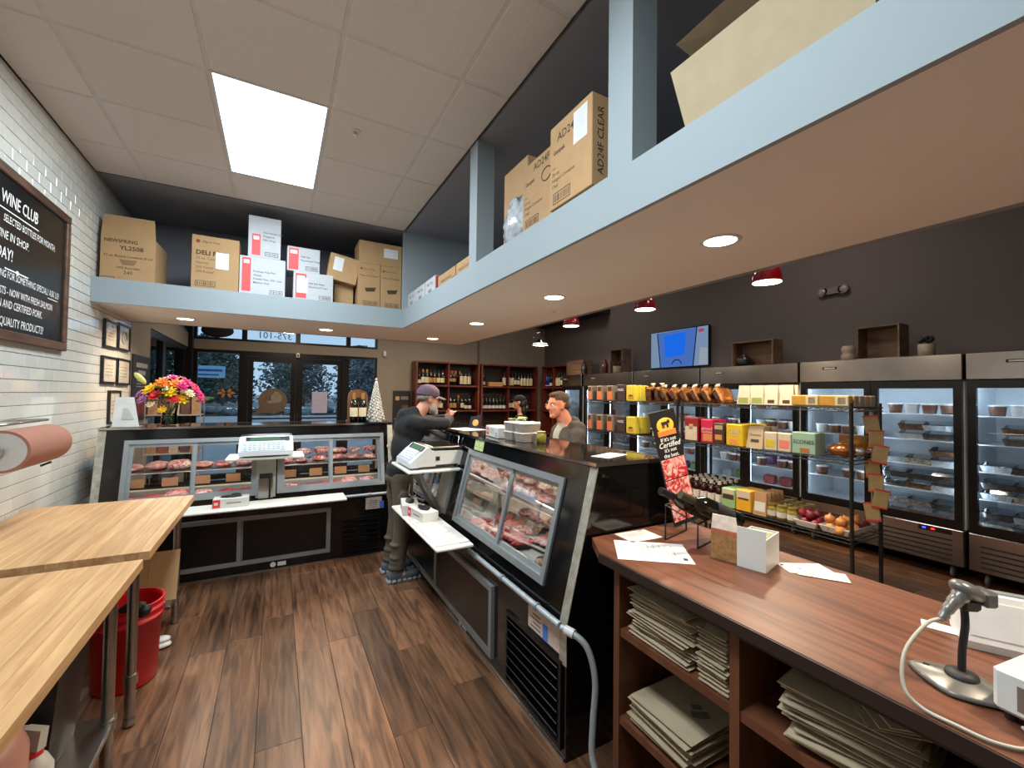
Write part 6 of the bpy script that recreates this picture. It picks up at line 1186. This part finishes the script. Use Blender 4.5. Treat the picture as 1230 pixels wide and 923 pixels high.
def head(b, c, R, s=1.0, jaw=1.0):
    """head looking along +x in frame R, c = centre"""
    P = lambda x, y, z: Vector(c) + R @ Vector((x*s, y*s, z*s)); E = lambda x, y, z, rx, ry, rz, j=0: b.ell(P(x, y, z), (rx*s, ry*s, rz*s), 16, 12, j, 1, R)
    E(-.012, 0, .035, .098, .077, .088); E(.02, 0, -.03, .072, .066, .085); E(.045, 0, -.085*jaw, .042, .045, .032); E(.062, 0, .035, .028, .055, .03)
    cap(b, P(.086, 0, .03), P(.108, 0, -.018), .010*s, .016*s, 10); E(.098, .012, -.022, .012, .010, .009); E(.098, -.012, -.022, .012, .010, .009)
    E(.080, 0, -.053, .012, .020, .006); E(.078, 0, -.063, .012, .018, .006); E(.072, 0, -.095, .018, .022, .018)
    for sy in (-1, 1): E(-.008, sy*.077, -.005, .020, .010, .034); E(.058, sy*.036, -.022, .022, .022, .026)
def eyes(o, c, R, s=1.0):
    for sy in (-1, 1):
        p = Vector(c) + R @ Vector((.072*s, sy*.031*s, .010*s)); b = MB(); b.ell(p, (.0115*s,)*3, 12, 8); e = b.build('eye', mat('eye_white', (220, 214, 208), .2), o)
        MB().ell(p + R @ Vector((.007*s, 0, -.001)), (.0065*s,)*3, 10, 6).build('iris', mat('iris_dark', (50, 36, 28), .2), e); MB().ell(p + R @ Vector((.004*s, 0, .018*s)), (.008*s, .017*s, .004*s), 10, 5, 0, 0, R).build('eyebrow', mat('brow', (92, 78, 66), .8), o)
# ---- bearded man leaning on the near case
M1 = thing('person', 'man in a purple-grey cap and dark sweater leaning on the meat case, hands clasped', 'person', (.92, 3.68, 0), 0)
Rh = Matrix.Rotation(radians(8), 3, 'Y') @ Matrix.Rotation(0, 3, 'Z'); hc = (.262, 0, 1.502)
b = MB(); head(b, hc, Rh, .97)
cap(b, (.15, 0, 1.34), (.235, 0, 1.45), .058, .054); b.ell((.09, 0, 1.25), (.10, .15, .13), 16, 10); b.ell((.05, 0, 1.05), (.09, .13, .16), 16, 10); b.ell((.015, 0, .90), (.095, .14, .11), 16, 10)
for sy in (-1, 1):
    cap(b, (.10, sy*.15, 1.31), (.36, sy*.175, 1.295), .04, .034); cap(b, (.36, sy*.175, 1.295), (.455, sy*.055, 1.335), .032, .025)
    cap(b, (.02, sy*.085, .86), (.025, sy*.10, .47), .065, .048); cap(b, (.025, sy*.10, .47), (-.02, sy*.105, .09), .045, .032); cap(b, (-.03, sy*.105, .05), (.10, sy*.115, .04), .033, .028)
hand(b, (.455, .055, 1.335), (.25, -.95, .25), (.3, .1, .95), .75, 1, .95); hand(b, (.455, -.055, 1.33), (.35, .9, .3), (.3, -.1, .95), -.75, 1, .95)
remesh(b, 'body', SKIN, M1, .0065, 4, .4); eyes(M1, hc, Rh, .97)
b = MB(); b.ell((.10, 0, 1.25), (.135, .185, .15), 18, 12); b.ell((.065, 0, 1.07), (.125, .165, .20), 18, 12); b.ell((.03, 0, .90), (.125, .17, .10), 18, 12); b.ell((.02, 0, .86), (.12, .165, .06), 18, 10); cap(b, (.05, 0, 1.33), (.13, 0, 1.365), .075, .072)
for sy in (-1, 1): b.ell((.09, sy*.155, 1.305), (.075, .075, .07), 14, 10); cap(b, (.10, sy*.17, 1.30), (.355, sy*.185, 1.297), .062, .050); cap(b, (.355, sy*.185, 1.297), (.44, sy*.075, 1.327), .047, .036)
b.ell((.045, 0, 1.37), (.055, .085, .05), 14, 10)
for k in range(5): cap(b, (.16+.04*k, -.225, 1.34-.01*k), (.14+.045*k, -.23, 1.26), .012, .010, 8)
remesh(b, 'sweater', mat('charcoal_sweater', (20, 22, 28), .85, var=.12, scale=60, bump=.3), M1, .012, 4)
b = MB(); b.ell((.015, 0, .84), (.118, .155, .09), 18, 10)
for sy in (-1, 1):
    cap(b, (.02, sy*.082, .84), (.03, sy*.10, .48), .094, .076); cap(b, (.03, sy*.10, .48), (-.015, sy*.105, .13), .075, .062); b.ell((-.02, sy*.105, .115), (.075, .07, .028), 14, 8); b.ell((-.015, sy*.105, .16), (.070, .066, .03), 14, 8); b.ell((.0, sy*.19, .66), (.055, .02, .09), 10, 8)
    for k in range(4): b.ell((-.035+.03*(k % 2), sy*.105, .30-.05*k), (.05, .072, .016), 10, 6)
remesh(b, 'trousers', mat('olive_trousers', (88, 80, 68), .9, var=.10, scale=40, bump=.2), M1, .011, 3)
MB().tube(curve_pts([(.06, -.175, .80), (.05, -.19, .72), (.10, -.185, .70), (.13, -.17, .78)], 6), .004, 6).build('key_chain', CHROME, M1)
for sy in (-1, 1):
    b = MB(); b.ell((.10, sy*.112, .045), (.075, .046, .042), 14, 8); b.ell((-.03, sy*.106, .058), (.075, .044, .055), 14, 8); cap(b, (-.06, sy*.105, .03), (.13, sy*.113, .028), .036, .036); cap(b, (-.03, sy*.105, .08), (-.03, sy*.105, .105), .048, .045)
    sh = remesh(b, 'shoe', mat('grey_knit_shoe', (92, 100, 106), .8, var=.2, scale=60), M1, .008, 2); s_ = MB()
    for k in range(7): s_.rbox(-.105+.042*k, sy*.112-.05, .0, -.07+.042*k, sy*.112+.05, .026, .008)
    s_.build('sole', mat('shoe_sole', (140, 144, 148), .7), sh)
    lc = MB()
    for k in range(4): lc.cyl((.03+.022*k, sy*.112-.028, .092-.006*k), (.035+.022*k, sy*.112+.028, .092-.006*k), .004, n=6)
    lc.build('laces', mat('shoe_lace', (60, 64, 68), .8), sh)
capm = mat('mauve_cap', (92, 74, 88), .8, var=.12, scale=40); b = MB(); Pc = lambda x, y, z: Vector(hc) + Rh @ Vector((x, y, z))
b.ell(Pc(-.012, 0, .052), (.104, .086, .078), 20, 12, 0, 0, Rh); b.ell(Pc(-.015, 0, .035), (.106, .087, .03), 20, 8, 0, 0, Rh)
cp = remesh(b, 'cap_crown', capm, M1, .007, 3); b = MB()
for k in range(9): t = (k-4)/4; b.ell(Pc(.115-.03*t*t, .062*t, .038-.012*t*t-.012), (.055-.012*abs(t), .018, .006), 10, 6, 0, 0, Rh @ Matrix.Rotation(.22, 3, 'Y'))
remesh(b, 'cap_brim', capm, M1, .006, 3)
b = MB(); E = lambda x, y, z, rx, ry, rz: b.ell(Pc(x, y, z), (rx, ry, rz), 14, 10, .06, 3, Rh)
E(.05, 0, -.092, .048, .050, .040); E(.035, .045, -.065, .035, .022, .045); E(.035, -.045, -.065, .035, .022, .045); E(.078, 0, -.05, .016, .034, .011); E(.075, 0, -.115, .028, .034, .026)
remesh(b, 'beard', mat('grey_beard', (176, 168, 160), .9, var=.25, scale=120, bump=.6), M1, .006, 2)
b = MB(); E(-.062, 0, .0, .042, .070, .035); E(-.03, .067, .01, .03, .012, .022); E(-.03, -.067, .01, .03, .012, .022); remesh(b, 'hair', mat('grey_hair', (120, 112, 106), .9, var=.25, scale=120), M1, .006, 2)
b = MB()
for sy in (-1, 1): b.rbox(*(list(Pc(.090, sy*.034-.025, -.006))+list(Pc(.097, sy*.034+.025, .028))) , .004) if False else b.ell(Pc(.092, sy*.034, .012), (.006, .026, .018), 12, 6, 0, 0, Rh); b.tube([Pc(.090, sy*.058, .018), Pc(.04, sy*.078, .018), Pc(-.02, sy*.082, .008)], .003, 6)
b.build('glasses', BLACK, M1)
MB().lathe([(.034, -.012), (.036, 0), (.034, .012)], n=16).build('watch_strap', BLACKM, M1, loc=(.446, -.07, 1.328), rot=(1.2, 0, -.3))
# ---- man on the customer side
M2 = thing('person', 'man with short brown hair in a dark grey jacket standing behind the meat case', 'person', (2.36, 3.22, 0), pi-.12)
hc = (.10, 0, 1.455); Rh = Matrix.Rotation(radians(4), 3, 'Y'); b = MB(); head(b, hc, Rh, .98)
cap(b, (.01, 0, 1.28), (.07, 0, 1.40), .070, .062); b.ell((.0, 0, 1.17), (.10, .15, .13), 16, 10); b.ell((.0, 0, 1.0), (.09, .13, .16), 16, 10); b.ell((0, 0, .86), (.095, .14, .11), 16, 10)
for sy in (-1, 1):
    cap(b, (0, sy*.16, 1.22), (.03, sy*.21, .96), .042, .036); cap(b, (.03, sy*.21, .96), (.20, sy*.17, .92), .034, .026); cap(b, (0, sy*.085, .82), (.01, sy*.09, .45), .065, .048); cap(b, (.01, sy*.09, .45), (-.02, sy*.095, .08), .045, .034); cap(b, (-.03, sy*.095, .045), (.10, sy*.105, .035), .034, .028)
    hand(b, (.20, sy*.17, .92), (1, -sy*.3, -.2), (0, -sy, .3), sy*.5, 1, .95)
remesh(b, 'body', mat('skin_ruddy', (206, 136, 112), .5, var=.08, scale=25), M2, .0065, 4, .4); eyes(M2, hc, Rh, .98)
jk = mat('taupe_jacket', (66, 60, 54), .8, var=.12, scale=30, bump=.3); b = MB(); b.ell((-.01, 0, 1.16), (.135, .19, .13), 18, 12); b.ell((-.0, 0, .98), (.13, .175, .20), 18, 12); b.ell((0, 0, .82), (.135, .18, .12), 18, 12)
for sy in (-1, 1):
    b.ell((-.01, sy*.165, 1.205), (.08, .08, .07), 14, 10); cap(b, (0, sy*.185, 1.20), (.03, sy*.225, .96), .068, .056); cap(b, (.03, sy*.225, .96), (.17, sy*.18, .925), .054, .042); cap(b, (-.02, sy*.085, 1.285), (.09, sy*.055, 1.19), .028, .022)
    for k in range(4): cap(b, (.05, sy*(.235), 1.16-.06*k), (-.05, sy*.25, 1.12-.06*k), .010, .010, 8)
b.ell((-.055, 0, 1.30), (.06, .11, .06), 14, 8); cap(b, (-.03, -.15, 1.25), (-.03, .15, 1.25), .07, .07)
remesh(b, 'jacket', jk, M2, .011, 3)
b = MB(); b.ell((.055, 0, 1.16), (.088, .075, .13), 16, 10); cap(b, (.03, 0, 1.24), (.035, 0, 1.275), .066, .062); remesh(b, 'shirt', mat('grey_tshirt', (150, 150, 140), .85), M2, .010, 3)
b = MB(); b.ell((0, 0, .80), (.118, .155, .09), 16, 10)
for sy in (-1, 1): cap(b, (0, sy*.085, .80), (.01, sy*.092, .45), .09, .072); cap(b, (.01, sy*.092, .45), (-.015, sy*.095, .10), .07, .06)
remesh(b, 'trousers', mat('dark_jeans', (40, 44, 56), .9), M2, .012, 3)
for sy in (-1, 1): b = MB(); b.ell((.09, sy*.10, .04), (.08, .046, .04), 12, 8); b.ell((-.03, sy*.095, .05), (.07, .044, .05), 12, 8); remesh(b, 'shoe', BLACKM, M2, .009, 2)
Pc = lambda x, y, z: Vector(hc) + Rh @ Vector((x, y, z)); b = MB(); E = lambda x, y, z, rx, ry, rz: b.ell(Pc(x, y, z), (rx, ry, rz), 16, 12, .04, 3, Rh)
E(-.022, 0, .058, .094, .079, .076); E(-.062, 0, .005, .052, .074, .06); E(.03, 0, .098, .05, .055, .026); remesh(b, 'hair', mat('brown_hair', (78, 60, 48), .8, var=.3, scale=120, bump=.5), M2, .006, 2)
# ---- third person further back in black
M3 = thing('person', 'person in a black cap and black top standing in front of the wine shelves', 'person', (3.50, 6.05, 0), radians(140))
hc = (.03, 0, 1.42); Rh = Matrix.Identity(3); b = MB(); head(b, hc, Rh, .95); cap(b, (0, 0, 1.24), (.015, 0, 1.37), .055, .052); b.ell((0, 0, 1.12), (.09, .14, .13), 14, 10); b.ell((0, 0, .95), (.085, .12, .16), 14, 10); b.ell((0, 0, .82), (.09, .13, .11), 14, 10)
for sy in (-1, 1): cap(b, (0, sy*.15, 1.18), (.02, sy*.2, .92), .04, .034); cap(b, (.02, sy*.2, .92), (.14, sy*.16, .80), .032, .025); cap(b, (0, sy*.085, .78), (.0, sy*.09, .42), .062, .045); cap(b, (0, sy*.09, .42), (-.01, sy*.09, .07), .043, .032); cap(b, (-.02, sy*.09, .04), (.09, sy*.10, .035), .032, .026); hand(b, (.14, sy*.16, .80), (.8, 0, -.5), (0, -sy, .3), sy*.5, 1, .9)
remesh(b, 'body', SKIN, M3, .008, 3, .4); b = MB(); b.ell((0, 0, 1.12), (.12, .17, .12), 16, 10); b.ell((0, 0, .93), (.115, .155, .20), 16, 10)
for sy in (-1, 1): b.ell((0, sy*.15, 1.16), (.07, .07, .065), 12, 8); cap(b, (0, sy*.17, 1.16), (.02, sy*.21, .92), .06, .05); cap(b, (.02, sy*.21, .92), (.12, sy*.165, .815), .048, .038)
remesh(b, 'top', mat('black_top', (16, 16, 18), .8), M3, .013, 3); b = MB(); b.ell((0, 0, .77), (.11, .145, .09), 14, 10)
for sy in (-1, 1): cap(b, (0, sy*.085, .76), (0, sy*.09, .42), .085, .068); cap(b, (0, sy*.09, .42), (-.01, sy*.09, .10), .066, .056)
remesh(b, 'trousers', BLACKM, M3, .013, 3)
for sy in (-1, 1): b = MB(); b.ell((.08, sy*.095, .035), (.075, .043, .036), 12, 8); b.ell((-.02, sy*.09, .045), (.065, .042, .046), 12, 8); remesh(b, 'shoe', BLACKM, M3, .01, 2)
b = MB(); b.ell((.02, 0, 1.475), (.102, .085, .072), 16, 10); b.ell((.12, 0, 1.462), (.06, .06, .008), 12, 6); remesh(b, 'cap', MATS['black_top'], M3, .008, 3); b = MB(); b.ell((-.03, 0, 1.40), (.075, .085, .08), 14, 10); b.ell((-.05, 0, 1.30), (.05, .08, .09), 14, 10); remesh(b, 'hair', mat('black_hair', (18, 15, 14), .6), M3, .008, 3)

# ================================================================== OUTDOORS
rg = random.Random(8); crownm = [mat('tree_green_%d' % k, c, .9, var=.5, scale=1.6, bump=.5) for k, c in enumerate(((66, 84, 78), (82, 98, 96), (98, 112, 116)))]; bark = mat('bark', (84, 80, 78), .9, var=.2)
def tree(x, y, h, w_, k, label):
    o = thing('tree', label, 'tree', (x, y, -.1), 0, 'trees beyond the car park'); b = MB(); b.tube(curve_pts([(0,0,0),(.1,0,h*.3),(-.1,.1,h*.55),(.15,0,h*.8)], 4), [.16-.006*i for i in range(13)], 8)
    for q in range(5): a = q*1.3; b.tube([(0, 0, h*(.3+.08*q)), (w_*.35*cos(a), w_*.3*sin(a), h*(.5+.08*q))], [.06, .02], 6)
    b.build('trunk', bark, o); b = MB(); r2 = random.Random(int(x*10+y))
    V, F = [], []
    for q in range(3200):
        a = r2.uniform(0, 2*pi); t_ = r2.random(); z = h*(.05+.95*t_); sc = min(1, (1.04-t_)*2.0)**.6; lump = .72+.28*sin(a*5+x)*sin(z*2.2+y)
        rr = w_*.5*r2.random()**.4*sc*lump; c_ = Vector((rr*cos(a), rr*sin(a), z)); s_ = r2.uniform(.010, .022)*h+.03
        u_ = Vector((r2.gauss(0, 1), r2.gauss(0, 1), r2.gauss(0, .6))).normalized(); v_ = u_.orthogonal().normalized()
        n0 = len(V); V += [c_-u_*s_*1.6, c_-v_*s_, c_+u_*s_*1.6, c_+v_*s_]; F.append((n0, n0+1, n0+2, n0+3))
    b.add(V, F)
    b.build('crown', crownm[k], o); return o
T = [(-30+8.2*k, 57+1.5*(k % 2), 6.4+.5*((k*3) % 4)*.5, 8.0) for k in range(8)] + [(-27+9.5*k, 68+(k % 2), 8.4+.3*(k % 3), 9.2) for k in range(7)] + [(-8.2, 14, 4.0, 3.2), (-9.2, 18, 4.2, 3.4), (-7.6, 10.5, 3.6, 3.0)]
for i, (x, y, h, w_) in enumerate(T): tree(x, y, h, w_, i % 3, ('dark green tree across the car park', 'grey-green tree across the car park', 'pale grey-green tree across the car park')[i % 3])
sgp = thing('street_sign', 'white post with a pale blue sign outside the shop window', 'sign', (-2.05, 14.0, -.1)); MB().box(-.07, -.07, 0, .07, .07, 2.45).build('post', mat('white_post', (196, 206, 214), .6), sgp); MB().box(.07, -.02, 2.0, .80, .02, 2.32).build('sign_board', mat('pale_blue_board', (140, 190, 224), .6), sgp); MB().box(.14, -.022, 2.17, .74, -.02, 2.23).build('print_line', mat('navy_print', (50, 80, 130), .7), sgp); MB().box(.2, -.022, 2.06, .66, -.02, 2.10).build('print_line', MATS['navy_print'], sgp)
hd_ = thing('low_hedge', 'low clipped hedge along the pavement outside', 'hedge', (.5, 34, -.1)); b = MB(); r2 = random.Random(3)
for q in range(120): b.ell((r2.uniform(-6, 6), r2.uniform(-.5, .5), r2.uniform(.1, .45)), (.3, .25, .2), 7, 5, .3, q)
b.build('foliage', crownm[2], hd_); MB().box(-6.2, -.4, 0, 6.2, .4, .15).build('bed', bark, hd_)
